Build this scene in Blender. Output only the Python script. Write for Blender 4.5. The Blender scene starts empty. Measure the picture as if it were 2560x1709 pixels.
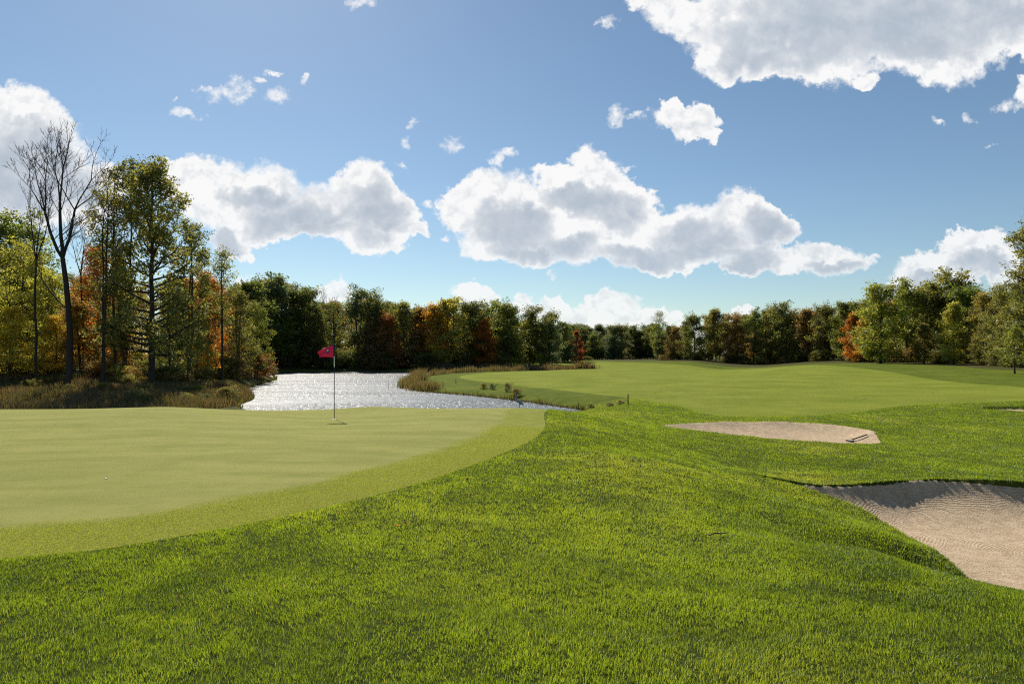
import bpy, math, random
import numpy as np
from math import radians as R, pi

# ------------------------------------------------------------------ camera, sky, sun
scene = bpy.context.scene
COL = scene.collection
CAMZ, F, HZ = 1.85, 683.0, 354.0
SUN_EL, SUN_AZ = R(41), R(22)          # azimuth to the left of straight ahead (+Y)

cam_d = bpy.data.cameras.new("Camera")
cam = bpy.data.objects.new("Camera", cam_d)
COL.objects.link(cam)
cam.location = (0, 0, CAMZ)
cam.rotation_euler = (R(90), 0, 0)
cam_d.sensor_width = 36.0
cam_d.lens = 36.0 * F / 1024.0
cam_d.shift_y = (HZ - 341.5) / 1024.0
cam_d.clip_end = 9000
scene.camera = cam

sun_d = bpy.data.lights.new("Sun", 'SUN')
sun_d.energy = 5.0
sun_d.angle = R(0.5)
sun_d.color = (1.0, 0.93, 0.82)
sun = bpy.data.objects.new("Sun", sun_d)
COL.objects.link(sun)
from mathutils import Vector
sdir = Vector((-math.sin(SUN_AZ) * math.cos(SUN_EL), math.cos(SUN_AZ) * math.cos(SUN_EL), math.sin(SUN_EL)))
sun.rotation_euler = sdir.to_track_quat('Z', 'Y').to_euler()
sun.location = (-20, 60, 60)

vs = scene.view_settings
vs.view_transform = 'Standard'
vs.look = 'None'
vs.exposure = 0.40
vs.gamma = 1.0
vs.use_curve_mapping = False
cy = scene.cycles
cy.use_denoising = False
cy.max_bounces = 9
cy.diffuse_bounces = 5
cy.glossy_bounces = 3
cy.transmission_bounces = 4
cy.transparent_max_bounces = 4
cy.sample_clamp_indirect = 5.0
cy.sample_clamp_direct = 24.0
scene.render.filter_size = 1.15
cy.filter_width = 1.15


class NT:
    """small helper to write node trees"""
    def __init__(self, tree):
        self.t = tree
        self.t.nodes.clear()

    def n(self, kind, **kw):
        nd = self.t.nodes.new(kind)
        for k, v in kw.items():
            setattr(nd, k, v)
        return nd

    def put(self, sock, v):
        if v is None:
            return
        if hasattr(v, 'is_output') and v.is_output:
            self.t.links.new(v, sock)
        else:
            sock.default_value = v

    def m(self, op, a, b=None, c=None, clamp=False):
        nd = self.n('ShaderNodeMath', operation=op, use_clamp=clamp)
        for s, v in zip(nd.inputs, (a, b, c)):
            self.put(s, v)
        return nd.outputs[0]

    def v(self, op, a, b=None, c=None, out=0):
        nd = self.n('ShaderNodeVectorMath', operation=op)
        for s, v in zip(nd.inputs, (a, b, c)):
            self.put(s, v)
        return nd.outputs[out]

    def scale(self, a, s):
        nd = self.n('ShaderNodeVectorMath', operation='SCALE')
        self.put(nd.inputs[0], a)
        self.put(nd.inputs['Scale'], s)
        return nd.outputs[0]

    def rng(self, v, a, b, c=0.0, d=1.0, smooth=True):
        nd = self.n('ShaderNodeMapRange')
        nd.interpolation_type = 'SMOOTHSTEP' if smooth else 'LINEAR'
        for s, x in zip(nd.inputs, (v, a, b, c, d)):
            self.put(s, x)
        return nd.outputs[0]

    def noise(self, vec, scale, detail=4.0, rough=0.5, dist=0.0, out=0, dim='3D'):
        nd = self.n('ShaderNodeTexNoise', noise_dimensions=dim)
        self.put(nd.inputs['Vector'], vec)
        self.put(nd.inputs['Scale'], scale)
        self.put(nd.inputs['Detail'], detail)
        self.put(nd.inputs['Roughness'], rough)
        self.put(nd.inputs['Distortion'], dist)
        return nd.outputs[out]

    def mix(self, f, a, b, blend='MIX'):
        nd = self.n('ShaderNodeMix', data_type='RGBA', blend_type=blend)
        self.put(nd.inputs[0], f)
        self.put(nd.inputs[6], a if not isinstance(a, tuple) else (*a, 1)[:4])
        self.put(nd.inputs[7], b if not isinstance(b, tuple) else (*b, 1)[:4])
        return nd.outputs[2]


# ---- world: physical sky plus cumulus at infinity
world = bpy.data.worlds.new("World")
scene.world = world
world.use_nodes = True
SKY_STRENGTH = 0.072


def build_world():
    g = NT(world.node_tree)
    sky = g.n('ShaderNodeTexSky', sky_type='NISHITA')
    sky.sun_disc = False
    sky.sun_elevation = SUN_EL
    sky.sun_rotation = -SUN_AZ
    sky.altitude = 200
    sky.air_density = 1.0
    sky.dust_density = 0.25
    sky.ozone_density = 1.2
    skyc = g.mix(1.0, sky.outputs[0], (0.85, 0.945, 0.965), 'MULTIPLY')
    tc = g.n('ShaderNodeTexCoord')
    sep = g.n('ShaderNodeSeparateXYZ')
    g.put(sep.inputs[0], tc.outputs['Generated'])
    dx, dy, dz = sep.outputs
    ys = g.m('MAXIMUM', dy, 0.02)
    # gnomonic direction coordinates (compass forward = +Y), 1 unit = 100 "degrees-like" steps
    u = g.m('DIVIDE', dx, ys)
    v = g.m('DIVIDE', dz, ys)
    cmb = g.n('ShaderNodeCombineXYZ')
    g.put(cmb.inputs[0], u)
    g.put(cmb.inputs[1], v)
    p = cmb.outputs[0]
    # warp for ragged outlines
    w1 = g.noise(p, 9.0, 4.0, 0.55, out=1)
    w2 = g.noise(p, 38.0, 5.0, 0.62, out=1)
    off1 = g.scale(g.v('SUBTRACT', w1, (0.5, 0.5, 0.5)), 0.085)
    off2 = g.scale(g.v('SUBTRACT', w2, (0.5, 0.5, 0.5)), 0.038)
    q = g.v('ADD', p, g.v('ADD', off1, off2))
    q2 = g.v('MULTIPLY', q, (1, 1, 0))

    def blobs(lst, soft):
        acc = None
        for (cx, cyy, rx, ry) in lst:
            a, b = (cx / 2.2943 - 512) / F, (HZ - cyy / 2.2943) / F
            rx, ry = 1.07 * rx / 2.2943 / F, 1.07 * ry / 2.2943 / F
            d = g.v('MULTIPLY_ADD', q2, (1 / rx, 1 / ry, 0), (-a / rx, -b / ry, 0))
            dd = g.v('DOT_PRODUCT', d, d, out=1)
            acc = dd if acc is None else g.m('SMOOTH_MIN', acc, dd, soft)
        return g.m('SUBTRACT', 1.0, acc)

    body = [
        (30, 300, 105, 110), (110, 370, 100, 105), (190, 430, 90, 85), (40, 430, 160, 120), (232, 400, 42, 45), (-60, 300, 120, 120), (60, 490, 120, 40),
        (440, 410, 68, 62), (520, 445, 100, 72), (620, 425, 78, 62), (600, 500, 120, 50), (720, 480, 140, 70), (830, 425, 72, 60), (880, 490, 75, 65),
        (860, 562, 72, 32), (480, 470, 75, 65), (935, 535, 38, 22), (770, 535, 120, 25), (515, 550, 50, 38), (555, 572, 34, 16),
        (1350, 405, 52, 82), (1300, 440, 100, 70), (1400, 435, 65, 80), (1460, 460, 52, 48), (1120, 460, 88, 58), (1180, 490, 160, 85), (1330, 520, 170, 85),
        (1150, 560, 95, 48), (1230, 590, 58, 30), (1450, 560, 140, 58), (1600, 530, 160, 62), (1700, 490, 80, 42), (1760, 530, 65, 52), (1560, 590, 160, 33),
        (1700, 620, 50, 20), (1740, 600, 66, 33), (1900, 602, 84, 40), (1825, 612, 50, 24), (1050, 500, 42, 33),
        (1480, 8, 46, 28), (1560, 30, 80, 42), (1700, 60, 130, 95), (1900, 70, 190, 118), (2100, 60, 220, 128), (2280, 50, 150, 95), (2340, 118, 58, 26),
        (1650, 118, 76, 56), (1990, 185, 38, 20), (1780, 155, 85, 42), (2150, 145, 130, 48), (2000, -60, 480, 120),
        (1570, 275, 68, 42), (1525, 242, 24, 24), (1610, 315, 34, 26),
        (2240, 572, 80, 52), (2190, 600, 66, 34), (2100, 628, 58, 36), (2290, 588, 62, 46), (2150, 615, 60, 30), (2070, 655, 28, 18),
        (2345, 225, 34, 34),
        (765, 672, 44, 22), (1090, 680, 48, 24), (1250, 702, 66, 20), (1395, 705, 76, 26), (1440, 738, 80, 24), (1515, 725, 44, 22), (1180, 694, 44, 14), (1330, 722, 56, 18), (1590, 745, 40, 14),
        (1700, 715, 42, 14), (2345, 640, 60, 30),
    ]
    wisps = [
        (1435, 250, 26, 22), (1480, 268, 24, 10), (535, 205, 46, 30), (555, 225, 32, 20), (635, 230, 25, 22), (495, 186, 30, 10), (443, 253, 32, 14),
        (695, 188, 13, 9), (418, 212, 8, 8), (590, 183, 13, 8), (625, 165, 22, 6), (1045, 322, 33, 25), (938, 322, 15, 18), (957, 280, 9, 13),
        (1155, 352, 32, 18), (1135, 378, 18, 18), (985, 455, 16, 14), (822, 4, 34, 18), (1400, 42, 26, 11), (2310, 262, 38, 15), (2150, 282, 17, 9),
        (2230, 275, 16, 9), (2275, 312, 16, 6), (930, 375, 16, 6), (765, 672, 42, 22), (1090, 680, 46, 22), (1250, 700, 58, 16), (1395, 705, 72, 23),
        (1440, 740, 68, 20), (1515, 725, 42, 18), (1180, 690, 38, 10), (1330, 722, 48, 14), (1700, 712, 38, 11), (1010, 555, 14, 8), (1275, 630, 10, 10),
        (560, 640, 22, 14), (600, 660, 26, 12), (1985, 580, 18, 10),
    ]
    cores = [  # hand-placed spots where the cloud colour is shaded grey
        (690, 510, 130, 50), (870, 485, 80, 65), (50, 360, 105, 85), (20, 430, 170, 70), (1170, 520, 90, 48), (1230, 570, 100, 36), (1420, 480, 70, 50),
        (1640, 560, 120, 46), (1760, 545, 75, 48), (1480, 592, 130, 28), (1720, 608, 70, 26), (1920, 622, 68, 18),
        (2000, 50, 320, 95), (2250, 20, 220, 80), (1780, 100, 120, 66), (2100, 110, 160, 40), (510, 560, 46, 32), (2250, 590, 62, 24), (590, 450, 80, 26),
        (1310, 450, 70, 30), (2130, 642, 50, 14), (180, 440, 60, 40),
    ]
    tb = blobs(body, 0.25)
    tw = blobs(wisps, 0.15)
    tcg = blobs(cores, 0.5)
    bn = g.noise(p, 16.0, 10.0, 0.60)
    fine = g.noise(p, 70.0, 8.0, 0.68)
    # billows: rounded bumps at two sizes
    vor = g.n('ShaderNodeTexVoronoi', feature='SMOOTH_F1')
    g.put(vor.inputs['Vector'], q)
    g.put(vor.inputs['Scale'], 34.0)
    g.put(vor.inputs['Smoothness'], 0.35)
    bil = g.m('SUBTRACT', 0.5, vor.outputs['Distance'])
    soft = g.rng(g.noise(p, 7.0, 2.0, 0.5), 0.35, 0.65, 0.18, 0.75)
    tb2 = g.m('ADD', tb, g.m('ADD', g.m('MULTIPLY', g.m('SUBTRACT', bn, 0.5), 1.15), g.m('MULTIPLY', bil, 0.20)))
    tb3 = g.m('ADD', tb2, g.m('MULTIPLY', g.m('SUBTRACT', fine, 0.5), 0.95))
    al_b = g.rng(tb3, -0.14, g.m('SUBTRACT', soft, 0.08))
    tw2 = g.m('ADD', tw, g.m('ADD', g.m('MULTIPLY', g.m('SUBTRACT', bn, 0.52), 2.4), g.m('MULTIPLY', g.m('SUBTRACT', fine, 0.52), 3.4)))
    al_w = g.m('MULTIPLY', g.rng(tw2, -0.25, 1.5), 0.95)
    alpha = g.m('MAXIMUM', al_b, al_w)
    fwd = g.rng(dy, 0.05, 0.2)
    alpha = g.m('MULTIPLY', alpha, fwd)
    # backlit shading painted into the cloud colour: thick middles turn grey, thin rims stay white
    wq = g.v('ADD', p, g.scale(g.v('SUBTRACT', g.noise(p, 26.0, 3.0, 0.55, out=1), (0.5, 0.5, 0.5)), 0.030))
    sl = g.v('ADD', wq, (-0.006, 0.013, 0.0))
    lo1 = g.noise(wq, 13.0, 9.0, 0.58)
    lo2 = g.noise(sl, 13.0, 9.0, 0.58)
    rel = g.m('SUBTRACT', lo1, lo2)  # noise offset towards the sun, paints lit and shaded puffs
    vor2 = g.n('ShaderNodeTexVoronoi', feature='SMOOTH_F1')
    g.put(vor2.inputs['Vector'], g.v('ADD', q, (-0.004, 0.009, 0.0)))
    g.put(vor2.inputs['Scale'], 34.0)
    g.put(vor2.inputs['Smoothness'], 0.35)
    rel2 = g.m('SUBTRACT', vor2.outputs['Distance'], vor.outputs['Distance'])
    thick = g.rng(g.m('ADD', tcg, g.m('MULTIPLY', g.m('SUBTRACT', lo1, 0.5), 2.4)), -0.75, 0.9)
    inner = g.rng(tb3, 0.05, 0.9)
    shade = g.m('MULTIPLY', thick, inner)
    shade = g.m('ADD', shade, g.m('MULTIPLY', g.m('MULTIPLY', rel, -2.6), inner))
    shade = g.m('ADD', shade, g.m('MULTIPLY', g.m('MULTIPLY', rel2, -0.5), inner))
    shade = g.m('ADD', shade, g.m('MULTIPLY', g.m('MULTIPLY', g.m('SUBTRACT', lo1, 0.5), 0.9), inner))
    shade = g.m('ADD', shade, g.m('MULTIPLY', g.m('SUBTRACT', fine, 0.5), -0.60))
    shade = g.m('MAXIMUM', shade, 0.0)
    shade = g.m('MULTIPLY', g.m('DIVIDE', shade, g.m('ADD', shade, 0.75)), 1.75)
    shade = g.m('MINIMUM', shade, 1.15)
    k = 0.76 / SKY_STRENGTH
    cc = g.mix(g.m('MULTIPLY', shade, 0.87), (0.95 * k, 0.95 * k, 0.95 * k), (0.44 * k, 0.51 * k, 0.60 * k))
    lowhaze = g.rng(dz, 0.0, 0.22, 0.22, 0.0)
    cc = g.mix(lowhaze, cc, skyc)
    out = g.mix(alpha, skyc, cc)
    bg = g.n('ShaderNodeBackground')
    g.put(bg.inputs[0], out)
    bg.inputs[1].default_value = SKY_STRENGTH
    wo = g.n('ShaderNodeOutputWorld')
    g.t.links.new(bg.outputs[0], wo.inputs[0])

    world.cycles.sampling_method = 'MANUAL'
    world.cycles.sample_map_resolution = 512


build_world()

# ------------------------------------------------------------------ object helpers
D = bpy.data


def tag(o, label=None, cat=None, group=None, kind=None):
    if label: o['label'] = label
    if cat: o['category'] = cat
    if group: o['group'] = group
    if kind: o['kind'] = kind
    return o


def mesh_np(name, verts, faces_list, mat, smooth=False, attrs=None, normals=None):
    """faces_list: list of int arrays (n, k) - tris and quads"""
    me = D.meshes.new(name)
    verts = np.asarray(verts, np.float32)
    me.vertices.add(len(verts))
    me.vertices.foreach_set('co', verts.ravel())
    idx = np.concatenate([np.asarray(f, np.int32).ravel() for f in faces_list])
    tot = np.concatenate([np.full(len(f), np.asarray(f).shape[1], np.int32) for f in faces_list])
    st = np.concatenate([[0], np.cumsum(tot)[:-1]]).astype(np.int32)
    me.loops.add(len(idx))
    me.loops.foreach_set('vertex_index', idx)
    me.polygons.add(len(tot))
    me.polygons.foreach_set('loop_start', st)
    try:
        me.polygons.foreach_set('loop_total', tot)
    except Exception:
        pass
    if smooth:
        me.polygons.foreach_set('use_smooth', np.ones(len(tot), bool))
    me.update(calc_edges=True)
    for k, a in (attrs or {}).items():
        at = me.attributes.new(k, 'FLOAT', 'POINT')
        at.data.foreach_set('value', np.asarray(a, np.float32))
    if normals is not None:
        me.normals_split_custom_set_from_vertices(normals.tolist())
    if mat:
        me.materials.append(mat)
    return me


def obj(name, me, parent=None, loc=None):
    o = D.objects.new(name, me)
    COL.objects.link(o)
    if parent: o.parent = parent
    if loc is not None: o.location = loc
    return o


def empty(name, loc=(0, 0, 0), rz=0.0):
    o = D.objects.new(name, None)
    o.empty_display_size = 0.2
    COL.objects.link(o)
    o.location = loc
    o.rotation_euler = (0, 0, rz)
    return o


def tubes(polys, sides):
    """polys: list of (pts(n,3), radii(n)) -> verts, quads"""
    V, Fq, base = [], [], 0
    for pts, rad in polys:
        pts = np.asarray(pts, float)
        n = len(pts)
        tan = np.gradient(pts, axis=0)
        tan /= np.linalg.norm(tan, axis=1)[:, None] + 1e-9
        ref = np.array([0.31, 0.95, 0.05]) if abs(tan[:, 2]).mean() > 0.6 else np.array([0.1, 0.05, 1.0])
        a = np.cross(tan, ref)
        a /= np.linalg.norm(a, axis=1)[:, None] + 1e-9
        b = np.cross(tan, a)
        ang = np.arange(sides) * 2 * pi / sides
        ring = pts[:, None, :] + np.asarray(rad)[:, None, None] * (np.cos(ang)[None, :, None] * a[:, None, :] + np.sin(ang)[None, :, None] * b[:, None, :])
        V.append(ring.reshape(-1, 3))
        i = np.arange(n - 1)[:, None] * sides + np.arange(sides)[None, :]
        j = np.arange(n - 1)[:, None] * sides + (np.arange(sides)[None, :] + 1) % sides
        q = np.stack([i, j, j + sides, i + sides], -1).reshape(-1, 4) + base
        Fq.append(q)
        base += n * sides
    return np.concatenate(V), np.concatenate(Fq)


# ------------------------------------------------------------------ materials
def mat(name):
    m = D.materials.new(name)
    m.use_nodes = True
    return m, NT(m.node_tree)


def finish(g, shader):
    o = g.n('ShaderNodeOutputMaterial')
    g.t.links.new(shader, o.inputs[0])


def principled(g, base, rough=0.6, spec=0.3, normal=None, metal=0.0):
    b = g.n('ShaderNodeBsdfPrincipled')
    g.put(b.inputs['Base Color'], base if not isinstance(base, tuple) else (*base, 1)[:4])
    g.put(b.inputs['Roughness'], rough)
    g.put(b.inputs['Specular IOR Level'], spec)
    g.put(b.inputs['Metallic'], metal)
    if normal is not None:
        g.put(b.inputs['Normal'], normal)
    return b


def bump(g, h, strength, dist):
    b = g.n('ShaderNodeBump')
    b.inputs['Strength'].default_value = strength
    b.inputs['Distance'].default_value = dist
    g.put(b.inputs['Height'], h)
    return b.outputs[0]


def simple_mat(name, col, rough=0.5, spec=0.4, metal=0.0, var=0.12, scale=30.0):
    m, g = mat(name)
    tc = g.n('ShaderNodeTexCoord')
    n = g.noise(tc.outputs['Object'], scale, 4)
    c = g.mix(n, tuple(x * (1 - var) for x in col), tuple(min(1, x * (1 + var)) for x in col))
    b = principled(g, c, rough, spec, None, metal)
    finish(g, b.outputs[0])
    return m


def leaf_shader(g, base, trans_gain=(1.5, 1.45, 0.75), tmix=0.5, gloss=0.05):
    d = g.n('ShaderNodeBsdfDiffuse')
    g.put(d.inputs[0], base)
    t = g.n('ShaderNodeBsdfTranslucent')
    g.put(t.inputs[0], g.mix(1.0, base, trans_gain, 'MULTIPLY'))
    mx = g.n('ShaderNodeMixShader')
    mx.inputs[0].default_value = tmix
    g.t.links.new(d.outputs[0], mx.inputs[1])
    g.t.links.new(t.outputs[0], mx.inputs[2])
    gl = g.n('ShaderNodeBsdfGlossy')
    gl.inputs['Roughness'].default_value = 0.42
    gl.inputs['Color'].default_value = (0.9, 0.95, 1.0, 1)
    m2 = g.n('ShaderNodeMixShader')
    m2.inputs[0].default_value = gloss
    g.t.links.new(mx.outputs[0], m2.inputs[1])
    g.t.links.new(gl.outputs[0], m2.inputs[2])
    return m2.outputs[0]


def attr(g, name):
    a = g.n('ShaderNodeAttribute')
    a.attribute_name = name
    return a.outputs['Fac']


def make_leaf_mat():
    m, g = mat('leaf')
    oi = g.n('ShaderNodeObjectInfo')
    t = attr(g, 'tint')
    h = attr(g, 'hue')
    c2 = g.mix(1.0, oi.outputs['Color'], (1.6, 1.25, 0.6), 'MULTIPLY')
    c = g.mix(g.rng(h, 0.40, 1.0, 0.0, 0.65), oi.outputs['Color'], c2)
    c = g.mix(1.0, c, g.rng(t, 0.0, 1.0, 0.85, 2.2, smooth=False), 'MULTIPLY')
    finish(g, leaf_shader(g, c, (1.6, 1.5, .8), tmix=0.5, gloss=0.018))
    return m


def make_bark_mat():
    m, g = mat('bark')
    tc = g.n('ShaderNodeTexCoord')
    mp = g.v('MULTIPLY', tc.outputs['Object'], (9, 9, 1.2))
    n = g.noise(mp, 1.5, 6, 0.65)
    c = g.mix(n, (0.024, 0.019, 0.015), (0.095, 0.080, 0.064))
    b = principled(g, c, 0.9, 0.1, bump(g, n, 0.7, 0.05))
    finish(g, b.outputs[0])
    return m


LEAF = make_leaf_mat()
BARK = make_bark_mat()


def make_blade_mat(name, dark, light, dry, tmix=0.5, tg=(1.9, 1.75, 0.7), gloss=0.05):
    m, g = mat(name)
    t = attr(g, 'tint')
    h = attr(g, 'hue')
    c = g.mix(t, dark, light)
    c = g.mix(h, c, dry)
    finish(g, leaf_shader(g, c, tg, tmix, gloss))
    return m


def make_ground_mat():
    m, g = mat('turf')
    geo = g.n('ShaderNodeNewGeometry')
    P = geo.outputs['Position']
    P2 = g.v('MULTIPLY', P, (1, 1, 0))
    wob = g.noise(P2, 3.0, 4, 0.6)
    wobb = g.m('MULTIPLY', g.m('SUBTRACT', wob, 0.5), 0.22)
    big = g.noise(P2, 0.22, 4, 0.55)
    mid = g.noise(P2, 1.6, 5, 0.6)
    small = g.noise(P2, 14.0, 5, 0.7)
    grain = g.noise(P2, 75.0, 3, 0.8)
    # rough
    rough = g.mix(g.rng(mid, 0.3, 0.7), (0.072, 0.105, 0.012), (0.130, 0.165, 0.018))
    rough = g.mix(g.rng(small, 0.35, 0.68, 0.0, 0.7), rough, (0.034, 0.055, 0.008))
    rough = g.mix(g.rng(big, 0.35, 0.7, 0.0, 0.5), rough, (0.160, 0.180, 0.024))
    thatch = g.mix(g.rng(small, 0.35, 0.7), (0.034, 0.046, 0.010), (0.072, 0.092, 0.016))
    rough = g.mix(attr(g, 'thatch'), rough, thatch)
    # fairway
    fair = g.mix(g.rng(big, 0.3, 0.7), (0.150, 0.185, 0.022), (0.210, 0.238, 0.034))
    fair = g.mix(g.rng(mid, 0.4, 0.75, 0.0, 0.35), fair, (0.120, 0.140, 0.022))
    fair = g.mix(g.rng(small, 0.45, 0.75, 0.0, 0.30), fair, (0.090, 0.110, 0.018))
    # green: bent grass, slightly mottled, drier yellow patches
    stre = g.noise(g.v('MULTIPLY', P2, (0.35, 1.3, 0)), 1.0, 6, 0.62)
    green = g.mix(g.rng(stre, 0.32, 0.68), (0.232, 0.240, 0.068), (0.305, 0.295, 0.092))
    green = g.mix(g.rng(mid, 0.45, 0.75, 0.0, 0.40), green, (0.180, 0.205, 0.040))
    green = g.mix(g.rng(grain, 0.42, 0.75, 0.0, 0.6), green, (0.150, 0.165, 0.034))
    marks = g.rng(g.noise(P2, 7.0, 2, 0.5), 0.70, 0.76)
    green = g.mix(g.m('MULTIPLY', marks, 0.35), green, (0.150, 0.150, 0.050))
    collar = g.mix(g.rng(mid, 0.3, 0.7), (0.200, 0.222, 0.040), (0.255, 0.260, 0.056))
    collar = g.mix(g.rng(grain, 0.38, 0.68, 0.0, 0.45), collar, (0.140, 0.165, 0.030))
    sdg = g.m('ADD', attr(g, 'sd_green'), g.m('MULTIPLY', wobb, 0.35))
    sdf = g.m('ADD', attr(g, 'sd_fair'), wobb)
    c = g.mix(g.rng(sdf, -0.10, 0.10), rough, fair)
    # woodland floor and tall-grass banks
    litter = g.mix(g.rng(mid, 0.3, 0.7), (0.045, 0.046, 0.016), (0.085, 0.082, 0.030))
    litter = g.mix(g.rng(small, 0.4, 0.7, 0, 0.7), litter, (0.075, 0.080, 0.024))
    c = g.mix(g.rng(g.m('ADD', attr(g, 'wild'), g.m('MULTIPLY', wobb, 2.0)), -0.25, 0.25), c, litter)
    mud = g.mix(small, (0.045, 0.035, 0.024), (0.10, 0.08, 0.055))
    c = g.mix(g.rng(g.m('ADD', attr(g, 'sd_lake'), wobb), -0.28, -0.12), c, mud)
    gc = g.mix(g.rng(g.m('ADD', sdg, g.m('MULTIPLY', g.m('SUBTRACT', mid, 0.5), 0.35)), 1.05, 1.28), collar, green)
    c = g.mix(g.rng(sdg, -0.015, 0.025), c, gc)
    ing = g.rng(sdg, -0.02, 0.05)
    hh = g.m('ADD', g.m('MULTIPLY', small, g.rng(ing, 0, 1, 0.6, 0.08)), g.m('MULTIPLY', grain, g.rng(ing, 0, 1, 0.35, 0.22)))
    b = principled(g, c, 0.9, 0.02, bump(g, hh, 0.9, 0.05))
    b.inputs['Sheen Weight'].default_value = 0.0
    finish(g, b.outputs[0])
    return m


def make_sand_mat():
    m, g = mat('sand')
    geo = g.n('ShaderNodeNewGeometry')
    P = geo.outputs['Position']
    wv = g.noise(P, 1.3, 3, 0.5, out=1)
    q = g.v('ADD', P, g.scale(g.v('SUBTRACT', wv, (.5, .5, .5)), 0.35))
    d = g.v('SUBTRACT', q, (8.3, 10.6, 0))
    d = g.v('MULTIPLY', d, (1.0, 1.35, 0))
    rad = g.v('LENGTH', d, out=1)
    ring = g.m('SINE', g.m('MULTIPLY', rad, 112.0))
    amp = g.rng(g.noise(P, 1.1, 3), 0.35, 0.62)
    ring = g.m('MULTIPLY', ring, amp)
    n1 = g.noise(P, 26.0, 5, 0.75)
    n2 = g.noise(P, 6.0, 4, 0.6)
    sp = g.rng(g.noise(P, 48.0, 3, 0.7), 0.60, 0.70)
    c = g.mix(g.rng(n2, 0.3, 0.7), (0.46, 0.345, 0.220), (0.61, 0.470, 0.315))
    c = g.mix(g.rng(n1, 0.45, 0.75, 0, 0.35), c, (0.30, 0.225, 0.145))
    c = g.mix(g.m('MULTIPLY', sp, 0.55), c, (0.17, 0.12, 0.07))
    h = g.m('ADD', g.m('MULTIPLY', ring, 0.32), g.m('ADD', g.m('MULTIPLY', n1, 2.2), g.m('MULTIPLY', n2, 0.8)))
    b = principled(g, c, 0.95, 0.08, bump(g, h, 0.8, 0.022))
    finish(g, b.outputs[0])
    return m


def make_water_mat():
    m, g = mat('lake_water')
    geo = g.n('ShaderNodeNewGeometry')
    P = geo.outputs['Position']
    a = g.noise(g.v('MULTIPLY', P, (1.9, 0.75, 1)), 1.0, 3, 0.55, 0.5)
    b2 = g.noise(g.v('MULTIPLY', P, (5.0, 2.2, 1)), 1.0, 2, 0.5, 0.3)
    gust = g.rng(g.noise(g.v('MULTIPLY', P, (0.05, 0.16, 0)), 1.0, 3, 0.55), 0.35, 0.65, 0.45, 1.15)
    h = g.m('MULTIPLY', g.m('ADD', a, g.m('MULTIPLY', b2, 0.28)), gust)
    # two scales of ripple: fine chop gives the silvery sheen, larger facets the glints
    sheen = principled(g, (0.06, 0.075, 0.08), 0.38, 0.7, bump(g, h, 0.8, 0.16))
    glint = principled(g, (0.035, 0.05, 0.055), 0.19, 0.6, bump(g, h, 1.0, 0.70))
    sheen.inputs['IOR'].default_value = 1.33
    glint.inputs['IOR'].default_value = 1.33
    mx = g.n('ShaderNodeMixShader')
    g.put(mx.inputs[0], g.rng(gust, 0.45, 1.15, 0.08, 0.32))
    g.t.links.new(sheen.outputs[0], mx.inputs[1])
    g.t.links.new(glint.outputs[0], mx.inputs[2])
    finish(g, mx.outputs[0])
    return m


# ------------------------------------------------------------------ terrain
def pw(dx, dyy, z):
    """point on the ground seen at photo position (dx, dy) when its height is z"""
    px, py = dx / 2.2943, dyy / 2.2943
    Y = F * (CAMZ - z) / (py - HZ)
    return ((px - 512) / F * Y, Y, z)


def pd(dx, Y, z):
    return ((dx / 2.2943 - 512) / F * Y, Y, z)


def pyz(dx, dyy, Y):
    return ((dx / 2.2943 - 512) / F * Y, Y, CAMZ - (dyy / 2.2943 - HZ) * Y / F)


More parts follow.
